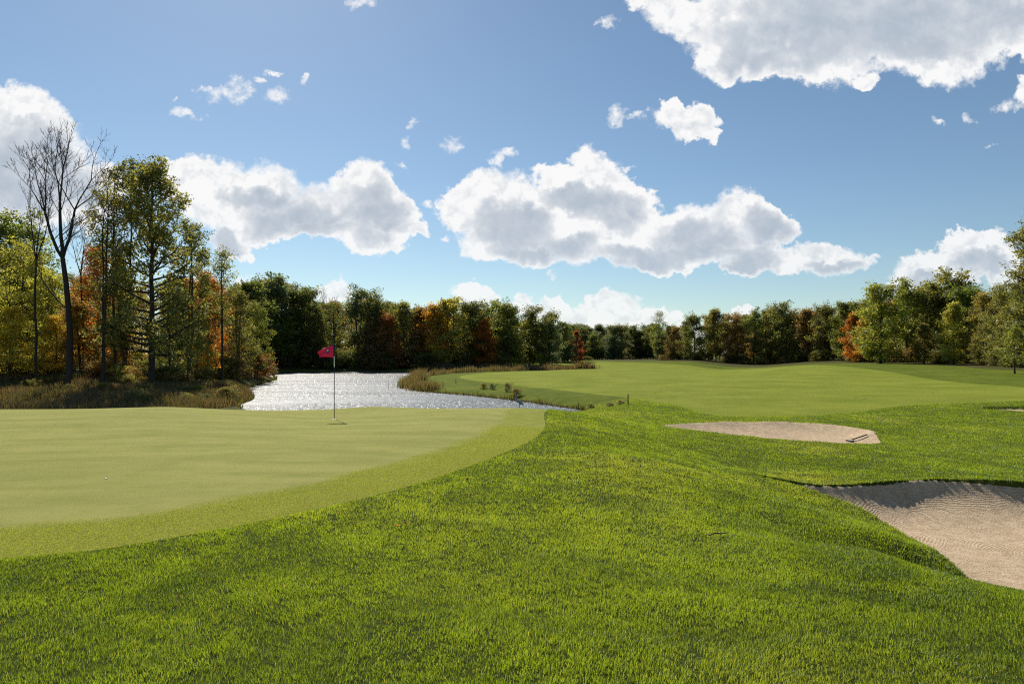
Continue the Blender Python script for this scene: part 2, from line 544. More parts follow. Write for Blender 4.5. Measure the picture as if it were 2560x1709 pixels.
LAKE_Z = -1.5
ctrl = [
    (0, -6, .1), (-8, -6, .1), (8, -6, .0), (0, 0, .08), (-4, 0, .08), (4, 0, 0.0), (0, 4, .05), (-3, 4, .08), (3, 4.05, -.08), (8, 4, -.35), (16, 4, -.6), (-14, 4, .1), (14, -4, -.3), (-16, -6, .1),
    (-5.1, 19.6, 0), (-5, 17, .09), (-4, 14, .14), (-4.6, 9, .12), (-4.5, 6.3, .08), (-2, 8.1, .10), (-.5, 11.2, .08), (.5, 15, .04), (.9, 20, 0.0), (1.4, 23.2, -.03),
    (-5, 24.2, 0), (-12, 24, .0), (-18, 23.6, -.05), (-12, 16, .08), (-22, 16, .0), (0, 24.0, -.03), (-16, 9, .1), (-28, 12, 0.), (-26, 22, -.1),
    (-5, 28, -.55), (-12, 28, -.55), (-18, 28.5, -.65), (0, 28, -.6), (-28, 28, -.7), (-5, 33, -1.3), (-18, 34, -1.25), (-28, 34, -1.25), (0, 33, -1.3),
    (-30, 40, -1.25), (-22, 42, -1.25), (-40, 42, -1.2), (-28, 47, -.9), (-40, 47, -.9), (-55, 48, -.8), (-30, 53, -.5), (-42, 53, -.5), (-23, 50, -.95), (-38, 65, -.2), (-60, 62, -.2), (-80, 90, 0), (-50, 95, -.2), (-120, 60, 0), (-60, 20, -.4), (-90, 10, 0),
    (-34, 82, -.8), (-60, 135, -.2), (-20, 140, -.9), (-40, 142, -.8), (-20, 180, -.2), (-70, 200, .2),
    (.12, 7.5, .03), (3.4, 10, -.28), (2.7, 13.2, -.14), (3.2, 22.8, -.30), (5.9, 33.7, -.92), (1.9, 17, -.08), (2.4, 9, -.12), (3.4, 17, -.35), (2.2, 26, -.45), (2.2, 30, -.9),
    (3.69, 7.1, -.22), (4.53, 6.6, -.385), (4.8, 6.4, -.395), (5.7, 6.1, -.43), (7, 5.8, -.47), (9, 5.6, -.52), (3.6, 7.95, -.46), (4.2, 7.75, -.72), (4.7, 7.6, -.84), (4.4, 8.8, -.48), (4.85, 8.6, -.56), (5.1, 9.4, -.60), (5.5, 9.6, -.76), (2.3, 6.2, -.06),
    (4.9, 13.8, -.60), (5.7, 13.1, -.66), (6.9, 13.2, -.66), (8.3, 13.6, -.65), (9.8, 13.2, -.65), (13, 12.5, -.7), (4.9, 11.6, -.56), (5.1, 15.2, -.68), (8, 15.8, -.80), (14, 8, -.6), (20, 10, -.7),
    (6.7, 19.9, -.66), (10, 19.2, -.82), (5.85, 21.5, -.62), (5.9, 25.6, -.86), (10.2, 26.7, -.84), (13, 23.7, -.98), (14, 26, -.85), (16, 21, -1.0), (24, 24, -1.0), (12.5, 17, -.95), (18, 15, -.9), (30, 20, -.9),
    (20.8, 34, -.72), (23.7, 33, -.80), (14.2, 30, -.80), (9.6, 30, -.86), (30, 34, -.7), (13, 45, -.75), (24, 45, -.67), (7.4, 42.3, -.85), (8.5, 36, -.88), (4.2, 52, -.9), (-1, 65, -.92), (-6, 78, -.95), (-8, 90, -1.0),
    pyz(1700, 862, 75), pyz(1850, 838, 98), pyz(2200, 846, 82), pyz(2349, 856, 68), pyz(2050, 870, 62), pyz(2349, 884, 48), pyz(1500, 862, 82), pyz(1300, 848, 112), pyz(1641, 844.5, 140), pyz(1500, 842, 140),
    pyz(1600, 828, 168), pyz(1450, 828, 185), pyz(1400, 824, 300), pyz(1750, 836, 165), pyz(1150, 842, 150), pyz(1250, 832, 170), (0, 128, -1.0), (5, 122, -1.0), (10, 135, -.95),
    (60, 115, .4), (90, 90, .4), (70, 160, .3), (70, 60, .2), (120, 40, 0), (0, 300, -.2), (120, 250, .3), (-100, 300, .3), (0, 600, 0), (400, 500, 0), (-400, 500, 0), (0, 3000, 0), (2500, 1500, 0), (-2500, 1500, 0),
    (0, -40, 0), (60, -30, 0), (-60, -30, 0), (0, -3000, 0), (2500, -1500, 0), (-2500, -1500, 0),
]
ctrl = np.array(ctrl, float)


def warp(X, Y):
    r = np.sqrt(X * X + Y * Y) + 1e-6
    s = np.log1p(r / 7.0) * 7.0 / r
    return X * s, Y * s


def tps_fit(c, lam=0.002):
    x, y = warp(c[:, 0], c[:, 1])
    n = len(c)
    d = (x[:, None] - x[None]) ** 2 + (y[:, None] - y[None]) ** 2
    K = 0.5 * d * np.log(d + 1e-9) + lam * np.eye(n)
    Pm = np.c_[np.ones(n), x, y]
    A = np.zeros((n + 3, n + 3))
    A[:n, :n] = K
    A[:n, n:] = Pm
    A[n:, :n] = Pm.T
    b = np.r_[c[:, 2], 0, 0, 0]
    return x, y, np.linalg.solve(A, b)


TX, TY, TWt = tps_fit(ctrl)


def tps(X, Y):
    out = np.empty(len(X))
    for i in range(0, len(X), 40000):
        x, y = warp(X[i:i + 40000], Y[i:i + 40000])
        d = (x[:, None] - TX[None]) ** 2 + (y[:, None] - TY[None]) ** 2
        out[i:i + 40000] = (0.5 * d * np.log(d + 1e-9)) @ TWt[:-3] + TWt[-3] + TWt[-2] * x + TWt[-1] * y
    return out


def chaikin(pts, it=2):
    p = np.array(pts, float)
    for _ in range(it):
        q = np.roll(p, -1, 0)
        p = np.stack([.75 * p + .25 * q, .25 * p + .75 * q], 1).reshape(-1, 2)
    return p


def sdf(poly, X, Y, margin=6.0, far=-50.0):
    """positive inside"""
    X = np.asarray(X, float)
    Y = np.asarray(Y, float)
    out = np.full(len(X), far)
    lo, hi = poly.min(0) - margin, poly.max(0) + margin
    ids = np.nonzero((X > lo[0]) & (X < hi[0]) & (Y > lo[1]) & (Y < hi[1]))[0]
    a, b = poly, np.roll(poly, -1, 0)
    ab = b - a
    L = (ab ** 2).sum(1) + 1e-12
    for i in range(0, len(ids), 30000):
        k = ids[i:i + 30000]
        x, y = X[k][:, None], Y[k][:, None]
        t = np.clip(((x - a[:, 0]) * ab[:, 0] + (y - a[:, 1]) * ab[:, 1]) / L, 0, 1)
        dd = np.sqrt(((x - a[:, 0] - t * ab[:, 0]) ** 2 + (y - a[:, 1] - t * ab[:, 1]) ** 2).min(1))
        cr = ((a[:, 1] > y) != (b[:, 1] > y)) & (x < ab[:, 0] * (y - a[:, 1]) / (ab[:, 1] + 1e-12) + a[:, 0])
        ins = cr.sum(1) % 2 == 1
        out[k] = np.where(ins, dd, -dd)
    return out


GREEN = chaikin([(-4.44, 5.93), (-3.8, 6.13), (-3.25, 6.57), (-2.63, 7.16), (-1.94, 8.1), (-1.32, 9.2), (-.53, 11.2), (.04, 12.9), (.56, 15), (.92, 18), (.95, 21), (1.25, 23.2), (1.2, 24.9),
                 (-1, 25.3), (-5, 25.7), (-12, 25.3), (-19, 25), (-26, 22), (-28, 12), (-20, 6), (-12, 4.6), (-7, 5.2)])
FAIR = chaikin([(-6.2, 80), (-3.6, 71), (-1, 64.6), (4.15, 52), (7.4, 42.3), (8.9, 35.9), (8.6, 31.8), (9.6, 29.5), (14.2, 29.6), (20.8, 35.2), (27.5, 36.7), (34, 40), (35, 47), (35.5, 55), (43, 78), (45, 104),
                (42, 135), (35, 160), (20, 190), (8, 240), (-1, 240), (-4, 170), (4, 145), (13, 136), (13, 126), (2, 113), (-4, 104), (-7, 92)])
LAKE = chaikin([(-18, 44), (-19.2, 51), (-21.5, 56.5), (-24.6, 61), (-26.6, 69), (-29, 80), (-31.6, 93), (-37, 104), (-47, 120), (-48, 130), (-34, 133), (-18, 131.5), (-8, 130.5), (2, 129), (11, 128.2), (10.5, 126.8),
                (2, 121), (-5.5, 115), (-10.5, 108), (-12.6, 98), (-12.0, 86), (-11.4, 76), (-10.2, 67), (-8.9, 63), (-6.6, 59.5), (-2.6, 54.6), (.8, 48.7), (3.2, 43.4), (4.4, 41.2), (4.2, 38.6), (0, 36.5), (-8, 36), (-14, 38)])
BUNK1 = chaikin([(4.55, 14.0), (4.7, 13.85), (5.5, 13.2), (6.2, 13.0), (6.9, 13.1), (7.7, 13.4), (8.6, 13.5), (9.8, 13.1), (11.5, 12.7), (13, 11.8), (13.4, 9.6), (12, 7.9), (9, 7.2), (6.6, 7.25), (5.4, 7.55), (5.45, 8.4), (5.62, 9.4), (5.72, 10.6), (5.6, 11.6), (5.3, 12.6)], 2)
BUNK2 = chaikin([(5.3, 25.4), (5.6, 25.6), (6.6, 26.2), (8.4, 26.55), (10.2, 26.6), (11.8, 26.2), (12.85, 25.1), (12.65, 23.1), (11.3, 20.8), (9.6, 20.2), (7.2, 20.9), (6.0, 22.4), (5.4, 24.0)])
BUNK3 = chaikin([(22.6, 33.4), (25, 34.2), (28, 34.2), (30, 33), (29, 31.2), (25.5, 31.6), (23.2, 32.5)])
BUNKS = [(BUNK1, -1.26, 0.54, 0.50), (BUNK2, -1.33, 0.40, 1.0), (BUNK3, -1.00, 0.14, 1.0)]


def sand_z(k, X, Y, sd):
    poly, base, rise, fall = BUNKS[k]
    back = (9.5, 22.0, 32.0)[k]
    z = base + rise * np.exp(-np.maximum(sd, 0) / fall) * (.18 + .82 * np.clip((Y - back) / 2.2, 0, 1))
    z += 0.018 * np.sin(X * 3.1 + 1.3 * np.sin(Y * 1.7)) * np.sin(Y * 2.6 + k)
    if k == 0:      # sand banked up under the far lip
        z += 0.10 * np.clip((Y - 11.8) / 1.8, 0, 1) ** 1.5
    if k == 1:
        z += 0.16 * np.clip((Y - 23.5) / 3.0, 0, 1)
    return z


def sstep(x, a, b):
    t = np.clip((x - a) / (b - a), 0, 1)
    return t * t * (3 - 2 * t)


def height(X, Y, full=False):
    X = np.asarray(X, float).ravel()
    Y = np.asarray(Y, float).ravel()
    z = tps(X, Y)
    sg = sdf(GREEN, X, Y)
    sl = sdf(LAKE, X, Y, 10)
    r = np.hypot(X, Y)
    rough = sstep(-sg, 0.0, 0.6) * (1 / (1 + (r / 60) ** 2))
    z += rough * (0.018 * np.sin(1.7 * X + .8 * np.sin(1.1 * Y)) * np.sin(1.3 * Y + .6 * X) + 0.010 * np.sin(4.1 * X + 1.7 * Y) * np.sin(3.3 * Y - 2.2 * X))
    # little gully and the grass nose in front of the near bunker
    t = np.clip((X - 3.7) / 1.9, 0, 1)
    yl = 7.85 - .15 * t
    z -= np.where((X > 3.2) & (X < 6.2), .10 * sstep(X, 3.5, 4.9) * sstep(-X, -6.2, -5.6) * np.exp(-((Y - yl) / .24) ** 2), 0)
    z += np.where((X > 3.2) & (X < 6.2), .02 * sstep(X, 3.6, 4.8) * np.exp(-((Y - 7.2) / .3) ** 2), 0)
    # lake bed and bank
    bank = np.where(Y < 46, 2.6, 1.6)
    w = sstep(-sl, 0.0, bank)
    z = np.where(sl < 0, np.where(w < 1, (LAKE_Z + 0.06) * (1 - w) + z * w, z), LAKE_Z - 0.02 - 0.35 * np.minimum(sl, 3))
    sb = []
    for k, (poly, base, rise, fall) in enumerate(BUNKS):
        s = sdf(poly, X, Y, 3.0)
        sb.append(s)
        w = sstep(s, -0.02, 0.14)
        lipw = np.exp(-np.maximum(-s, 0) / 0.5) * (s < 0)
        z = z + 0.05 * lipw
        sz = sand_z(k, X, Y, s) - 0.18
        z = np.where(s > -0.02, z * (1 - w) + np.minimum(sz, z) * w, z)
    if full:
        return z, sg, sl, sb
    return z


def h1(x, y):
    return float(height([x], [y])[0])


def build_terrain():
    dr = [0.35]
    while dr[-1] < 45:
        dr.append(dr[-1] * (1.0048 if 6 < dr[-1] < 28 else 1.0098))
    while dr[-1] < 3200:
        dr.append(dr[-1] * 1.024)
    r = np.array(dr)
    th_f = np.arange(-52, 52.01, 0.16)
    th_b = np.arange(54, 306.1, 2.5)
    th = np.radians(np.r_[th_f, th_b])        # clockwise from +Y
    nr, nt = len(r), len(th)
    X = (r[:, None] * np.sin(th)[None]).ravel()
    Y = (r[:, None] * np.cos(th)[None]).ravel()
    z, sg, sl, sb = height(X, Y, True)
    sf = sdf(FAIR, X, Y)
    # wild ground: far shore woods, left bank, right woods
    wild = np.full(len(X), -5.0)
    for poly in WILD:
        wild = np.maximum(wild, sdf(poly, X, Y, 5.0, -5.0))
    V = np.c_[X, Y, z]
    i = np.arange(nr - 1)[:, None] * nt
    j = np.arange(nt)[None]
    j2 = (j + 1) % nt
    quads = np.stack([i + j, i + j2, i + nt + j2, i + nt + j], -1).reshape(-1, 4)
    quads = quads[:, ::-1]
    # normals from the grid
    fn = np.cross(V[quads[:, 1]] - V[quads[:, 0]], V[quads[:, 2]] - V[quads[:, 0]])
    N = np.zeros_like(V)
    for k in range(4):
        for c in range(3):
            N[:, c] += np.bincount(quads[:, k], fn[:, c], len(V))
    N /= np.linalg.norm(N, axis=1)[:, None] + 1e-12
    if N[:, 2].mean() < 0:
        N = -N
        quads = quads[:, ::-1]
    N[N[:, 2] < 0] *= -1
    cen = V[quads].mean(1)
    cg = sg[quads].mean(1) > 0
    cf = (sf[quads].mean(1) > 0) & ~cg
    tm = make_ground_mat()
    centre = np.r_[V[:nt].mean(0)[None]]
    for name, sel in (('ground', ~cg & ~cf), ('putting_green', cg), ('fairway', cf)):
        q = quads[sel]
        used = np.unique(q)
        rem = np.full(len(V) + 1, -1)
        rem[used] = np.arange(len(used))
        fl = [rem[q]]
        vv = V[used]
        nn = N[used]
        A = {'thatch': 1 - sstep(np.hypot(X, Y)[used], 12, 28), 'sd_green': sg[used], 'sd_fair': sf[used], 'sd_lake': -np.abs(sl[used]) * (sl[used] < 0) + (sl[used] > 0) * 1.0, 'wild': wild[used]}
        if name == 'ground':      # close the little hole under the tripod
            vv = np.r_[vv, centre]
            nn = np.r_[nn, [[0, 0, 1]]]
            A = {k: np.r_[a, [-5.0]] for k, a in A.items()}
            tri = np.stack([rem[np.arange(nt)], rem[(np.arange(nt) + 1) % nt], np.full(nt, len(vv) - 1)], -1)
            fl.append(tri)
        o = obj(name, mesh_np(name, vv, fl, tm, True, A, nn))
        tag(o, kind='structure')


WILD = [chaikin(p, 1) for p in (
    [(-14.5, 30), (-16.0, 40), (-17.7, 44.5), (-19, 51), (-22, 58), (-25, 62), (-28, 75), (-32, 93), (-40, 108), (-48, 122), (-49, 133), (-20, 133), (-5, 132.5), (-4, 140), (-2, 160), (2, 185), (4, 260), (30, 330), (20, 600), (-300, 600), (-300, 25), (-60, 28), (-30, 31)],
    [(70, 58), (60, 66), (56, 80), (62, 96), (58, 112), (52, 135), (42, 170), (28, 205), (24, 330), (30, 600), (400, 600), (400, 40), (120, 40)],
)]
build_terrain()

SAND = make_sand_mat()


def build_sand(k):
    poly = BUNKS[k][0]
    lo, hi = poly.min(0) - .3, poly.max(0) + .3
    step = (0.05, 0.1, 0.15)[k]
    xs, ys = np.arange(lo[0], hi[0], step), np.arange(lo[1], hi[1], step)
    gx, gy = np.meshgrid(xs, ys)
    X, Y = gx.ravel(), gy.ravel()
    s = sdf(poly, X, Y, 3)
    z = sand_z(k, X, Y, s)
    nx = len(xs)
    i = np.arange(len(ys) - 1)[:, None] * nx + np.arange(nx - 1)[None]
    q = np.stack([i, i + 1, i + nx + 1, i + nx], -1).reshape(-1, 4)
    q = q[(s[q] > -0.10).all(1)]
    used = np.unique(q)
    rem = np.full(len(X), -1)
    rem[used] = np.arange(len(used))
    o = obj('bunker_sand', mesh_np('bunker_sand', np.c_[X, Y, z][used], [rem[q]], SAND, True))
    tag(o, kind='structure')


for k in range(3):
    build_sand(k)

# lake: one sheet a little larger than its outline; the banks rise through it
wpts = np.array([(-70, 30), (16, 30), (16, 140), (-70, 140)], float)
_gx, _gy = np.meshgrid(np.linspace(-62, 14, 40), np.linspace(33, 136, 50))
_i = np.arange(49)[:, None] * 40 + np.arange(39)[None]
_q = np.stack([_i, _i + 1, _i + 41, _i + 40], -1).reshape(-1, 4)
_sl = sdf(LAKE, _gx.ravel(), _gy.ravel(), 30)
_q = _q[(_sl[_q] > -4.5).any(1)]
lake = obj('lake_water', mesh_np('lake_water', np.c_[_gx.ravel(), _gy.ravel(), np.full(_gx.size, LAKE_Z)], [_q], make_water_mat(), True))
tag(lake, kind='structure')

# ------------------------------------------------------------------ grass blades
rs = np.random.RandomState(7)


def vnoise(X, Y, s, seed=0):
    """cheap smooth value noise 0..1"""
    x, y = X * s + seed * 17.3, Y * s - seed * 9.1
    xi, yi = np.floor(x).astype(np.int64), np.floor(y).astype(np.int64)
    fx, fy = x - xi, y - yi
    fx, fy = fx * fx * (3 - 2 * fx), fy * fy * (3 - 2 * fy)

    def hsh(a, b):
        n = (a * 374761393 + b * 668265263 + seed * 982451653) & 0xffffffff
        n = ((n ^ (n >> 13)) * 1274126177) & 0xffffffff
        return ((n ^ (n >> 16)) & 0xffff) / 65535.0
    return (hsh(xi, yi) * (1 - fx) + hsh(xi + 1, yi) * fx) * (1 - fy) + (hsh(xi, yi + 1) * (1 - fx) + hsh(xi + 1, yi + 1) * fx) * fy


def blades(name, X, Y, Z, H, W, lean, tint, hue, material, az=None):
    n = len(X)
    a = rs.uniform(0, 2 * pi, n) if az is None else az
    f = rs.uniform(0, 2 * pi, n)
    ux, uy = np.cos(f) * W * .5, np.sin(f) * W * .5
    lx, ly = np.cos(a) * lean * H, np.sin(a) * lean * H
    b = np.c_[X, Y, Z - 0.01 * (H / 0.05)]
    u = np.c_[ux, uy, np.zeros(n)]
    m = np.c_[X + lx * .35, Y + ly * .35, Z + H * .62]
    t = np.c_[X + lx, Y + ly, Z + H * np.sqrt(np.clip(1.05 - .5 * lean ** 2, .2, 1))]
    V = np.stack([b - u, b + u, m + u * .8, m - u * .8, t], 1).reshape(-1, 3)
    o = np.arange(n)[:, None] * 5
    quads = o + np.array([[0, 1, 2, 3]])
    tris = o + np.array([[3, 2, 4]])
    me = mesh_np(name, V, [quads, tris], material, False, {'tint': np.repeat(tint, 5), 'hue': np.repeat(hue, 5)})
    return obj(name, me)


def scatter_fan(n0, d0, d1, half=0.95, pw_=1.7, ref=5.0):
    """random ground points, thinning with distance from the viewer's stand"""
    rr = np.exp(np.linspace(np.log(d0), np.log(d1), 4000))
    dens = n0 * np.minimum(1, (ref / rr) ** pw_)
    w = 2 * half * rr + 1.5
    pdf = dens * w * rr * np.log(rr[1] / rr[0])
    N = int(pdf.sum())
    cdf = np.cumsum(pdf) / pdf.sum()
    Y = np.interp(rs.uniform(0, 1, N), cdf, rr)
    X = rs.uniform(-1, 1, N) * (half * Y + .75)
    return X, Y


def build_rough():
    X, Y = scatter_fan(14000, 2.0, 42)
    sg = sdf(GREEN, X, Y, 60)
    sl = sdf(LAKE, X, Y, 60)
    sf = sdf(FAIR, X, Y, 60)
    keep = (sg < 0.0) & (sl < -0.5) & (sf < 0.15)
    for k in range(3):
        keep &= sdf(BUNKS[k][0], X, Y, 3) < 0.02
    wild = sdf(WILD[0], X, Y, 5)
    keep &= wild < 0
    X, Y, sg = X[keep], Y[keep], sg[keep]
    Z = height(X, Y)
    dist = np.hypot(X, Y)
    n = len(X)
    cl = vnoise(X, Y, 7.0, 1) * .5 + vnoise(X, Y, 2.3, 2) * .5
    cl2 = vnoise(X, Y, 16.0, 3)
    big = vnoise(X, Y, 0.45, 4)
    keep = rs.uniform(0, 1, n) < np.clip(.12 + 1.25 * cl2 * (.55 + .9 * cl), 0, 1)
    X, Y, Z, dist, cl, cl2, big, sg = [a[keep] for a in (X, Y, Z, dist, cl, cl2, big, sg)]
    n = len(X)
    H = (0.019 + 0.021 * cl + 0.007 * rs.normal(0, 1, n).clip(-1.5, 2.2)) * np.clip(.45 + (-sg) / .25, .45, 1)
    H = np.clip(H, .010, .075)
    W = 0.0029 * np.maximum(1, dist / 5.0) ** .9 * rs.uniform(.7, 1.3, n)
    lean = np.clip(rs.normal(.55, .3, n), 0, 1.2)
    az = 2 * pi * vnoise(X, Y, 1.1, 5) * 2 + rs.normal(0, 1.1, n)
    tint = np.clip(rs.normal(.45, .26, n) + (cl - .5) * .5 + (big - .5) * .5, 0, 1)
    hue = np.clip((rs.uniform(0, 1, n) > .965) * .8 + np.maximum(0, big - .62) * .8, 0, .9)
    m = make_blade_mat('rough_blade', (0.092, 0.146, 0.018), (0.255, 0.340, 0.046), (0.34, 0.30, 0.12), tmix=.55, tg=(1.9, 1.75, .6), gloss=.03)
    o = blades('rough_grass', X, Y, Z, H, W, lean, tint, hue, m, az)
    tag(o, 'unmown bright green rough grass around the putting green and bunkers', 'grass', kind='stuff')


build_rough()


def build_fringe():
    X, Y = scatter_fan(16000, 4.0, 17, pw_=1.5, ref=7)
    sg = sdf(GREEN, X, Y, 60)
    k = (sg > -.03) & (sg + rs.uniform(-.18, .18, len(X)) < 1.12 + .3 * (vnoise(X, Y, 1.1, 21) - .5))
    X, Y = X[k], Y[k]
    n = len(X)
    Z = height(X, Y)
    dist = np.hypot(X, Y)
    H = rs.uniform(.006, .014, n)
    W = .0021 * np.maximum(1, dist / 5.5) ** .9
    big = vnoise(X, Y, .9, 22)
    m = make_blade_mat('fringe_blade', (0.225, 0.250, 0.050), (0.385, 0.405, 0.095), (0.38, 0.34, 0.13), tmix=.45, tg=(1.6, 1.55, .7), gloss=.02)
    o = blades('fringe_grass', X, Y, Z, H, W, np.clip(rs.normal(.8, .3, n), 0, 1.2), np.clip(rs.normal(.5, .25, n) + (big - .5) * .4, 0, 1), (rs.uniform(0, 1, n) > .97) * .6, m)
    tag(o, 'short mown collar of grass round the near side of the putting green', 'grass', kind='stuff')


build_fringe()

TALL = make_blade_mat('tall_blade', (0.045, 0.048, 0.018), (0.140, 0.130, 0.050), (0.20, 0.125, 0.070), tmix=.45, tg=(1.5, 1.35, .8), gloss=.03)
REED = make_blade_mat('reed_blade', (0.055, 0.062, 0.020), (0.150, 0.140, 0.050), (0.20, 0.135, 0.085), tmix=.45, tg=(1.6, 1.5, .8), gloss=.03)
BANK = make_blade_mat('bank_blade', (0.028, 0.038, 0.008), (0.130, 0.140, 0.026), (0.18, 0.135, 0.06), tmix=.45, tg=(1.7, 1.55, .7), gloss=.03)


def build_tall():
    # left bank meadow
    N = 130000
    X = rs.uniform(-62, -17.5, N)
    Y = rs.uniform(36, 60, N)
    w = sdf(WILD[0], X, Y, 5)
    sl = sdf(LAKE, X, Y, 60)
    vis = (np.abs(X) < 0.95 * Y)
    k = (w > 0.2) & (sl < -0.1) & vis & (rs.uniform(0, 1, N) < .25 + .95 * vnoise(X, Y, .8, 7))
    X, Y = X[k], Y[k]
    n = len(X)
    Z = height(X, Y)
    c = vnoise(X, Y, .5, 8)
    H = (.22 + .55 * c) * rs.uniform(.5, 1.35, n)
    W = rs.uniform(.02, .045, n)
    o = blades('tall_grass', X, Y, Z, H, W, np.clip(rs.normal(.4, .25, n), 0, 1), np.clip(rs.normal(.5, .25, n), 0, 1), np.clip(vnoise(X, Y, .35, 9) * .8 + rs.normal(0, .25, n) - .15, 0, 1), TALL)
    tag(o, 'tall brown and olive meadow grass on the left bank below the trees', 'grass', kind='stuff')
    # all shores of the lake: a fringe of rank grass
    P, A = [], []
    e0, e1 = LAKE, np.roll(LAKE, -1, 0)
    for a, b in zip(e0, e1):
        L = np.hypot(*(b - a))
        mid = (a + b) / 2
        far = mid[1] > 100
        m = int(L * (150 if far else 800))
        t = rs.uniform(0, 1, m)[:, None]
        p = a + (b - a) * t
        nrm = np.array([(b - a)[1], -(b - a)[0]]) / (L + 1e-9)
        p = p + nrm * np.abs(rs.normal(0.15, .75 if not far else .9, m))[:, None]
        P.append(p)
    P = np.concatenate(P)
    sl = sdf(LAKE, P[:, 0], P[:, 1], 10)
    k = (sl < 0.03) & ~((P[:, 1] < 42) & (P[:, 0] < 3.0))
    P = P[k]
    X, Y = P[:, 0], P[:, 1]
    n = len(X)
    Z = height(X, Y)
    c = vnoise(X, Y, 1.3, 11) * .6 + vnoise(X, Y, 3.1, 12) * .4
    H = np.where(Y > 100, .6, .55) * (.35 + 1.1 * c * c) * rs.uniform(.6, 1.3, n)
    W = np.where(Y > 100, .06, .04) * rs.uniform(.7, 1.3, n)
    o = blades('bank_grass', X, Y, Z, H, W, np.clip(rs.normal(.5, .3, n), 0, 1.1), np.clip(rs.normal(.45, .25, n), 0, 1), np.clip(rs.normal(.25, .3, n), 0, 1), BANK)
    tag(o, 'shaggy fringe of rank grass along the edge of the lake', 'grass', kind='stuff')


build_tall()


def reed_patch(pts, spread, n, hmin, hmax, label, group=None, w=.035, material=REED, hue=.45, name='reed_bed'):
    c = np.array(pts, float)
    k = rs.randint(0, len(c) - 1, n) if len(c) > 1 else np.zeros(n, int)
    t = rs.uniform(0, 1, n)
    p = c[k] + (c[(k + 1) % len(c)] - c[k]) * t[:, None] if len(c) > 1 else np.repeat(c, n, 0)
    p = p + rs.normal(0, 1, (n, 2)) * np.array(spread)
    X, Y = p[:, 0], p[:, 1]
    Z = np.maximum(height(X, Y), LAKE_Z - .1)
    H = rs.uniform(hmin, hmax, n) * (.55 + .75 * vnoise(X, Y, .9, 13))
    o = blades(name, X, Y, Z, H, w * rs.uniform(.7, 1.4, n), np.clip(rs.normal(.25, .2, n), 0, .9), np.clip(rs.normal(.5, .25, n), 0, 1), np.clip(rs.normal(hue, .3, n), 0, 1), material)
    return tag(o, label, 'reeds', group, 'stuff')


reed_patch([(-10.6, 69), (-10.9, 74), (-10.4, 80)], (.45, 1.5), 2300, .5, 1.45, 'brown reed bed on the tip of the grassy point in the lake', w=.04, hue=.45)
reed_patch([(-9.2, 65), (-7, 61.5)], (.5, .6), 1100, .4, .9, 'low reeds at the front corner of the grassy point')
reed_patch([(-11.5, 96), (-10, 106), (-5, 113), (2, 118.5)], (.5, .6), 2600, .5, 1.15, 'thin line of reeds along the back of the grassy point', w=.05)
reed_patch([(-16, 132.6), (-8, 131.6), (2, 130), (11, 129), (15, 128.6)], (.8, .7), 4200, .7, 1.4, 'brown reeds lining the far side of the narrow inlet', w=.08, hue=.6)

# ------------------------------------------------------------------ trees
PROF = {
    'oval': lambda u: np.sin(pi * np.clip(u * .86 + .13, 0, 1)) ** .8,
    'cone': lambda u: (1 - u) ** .7 * .82 + .27,
    'egg': lambda u: np.sin(pi * np.clip((u * .92 + .08) ** .62, 0, 1)) ** .8,
    'round': lambda u: np.sin(pi * np.clip(u * .62 + .20, 0, 1)),
    'top': lambda u: np.sin(pi * np.clip((u * .92 + .06) ** 1.25, 0, 1)) ** .7,
}


def leaf_quads(C, size, rng, flat=.35):
    n = len(C)
    nrm = rng.normal(0, 1, (n, 3))
    nrm[:, 2] += flat * np.sign(nrm[:, 2])
    nrm /= np.linalg.norm(nrm, axis=1)[:, None]
    a = np.cross(nrm, rng.normal(0, 1, (n, 3)))
    a /= np.linalg.norm(a, axis=1)[:, None] + 1e-9
    b = np.cross(nrm, a)
    s = size * rng.uniform(.6, 1.35, n)[:, None]
    V = np.stack([C - a * s, C - b * s * .55 + a * s * .1, C + a * s, C + b * s * .55 + a * s * .1], 1).reshape(-1, 3)
    q = np.arange(n)[:, None] * 4 + np.array([[0, 1, 2, 3]])
    return V, q


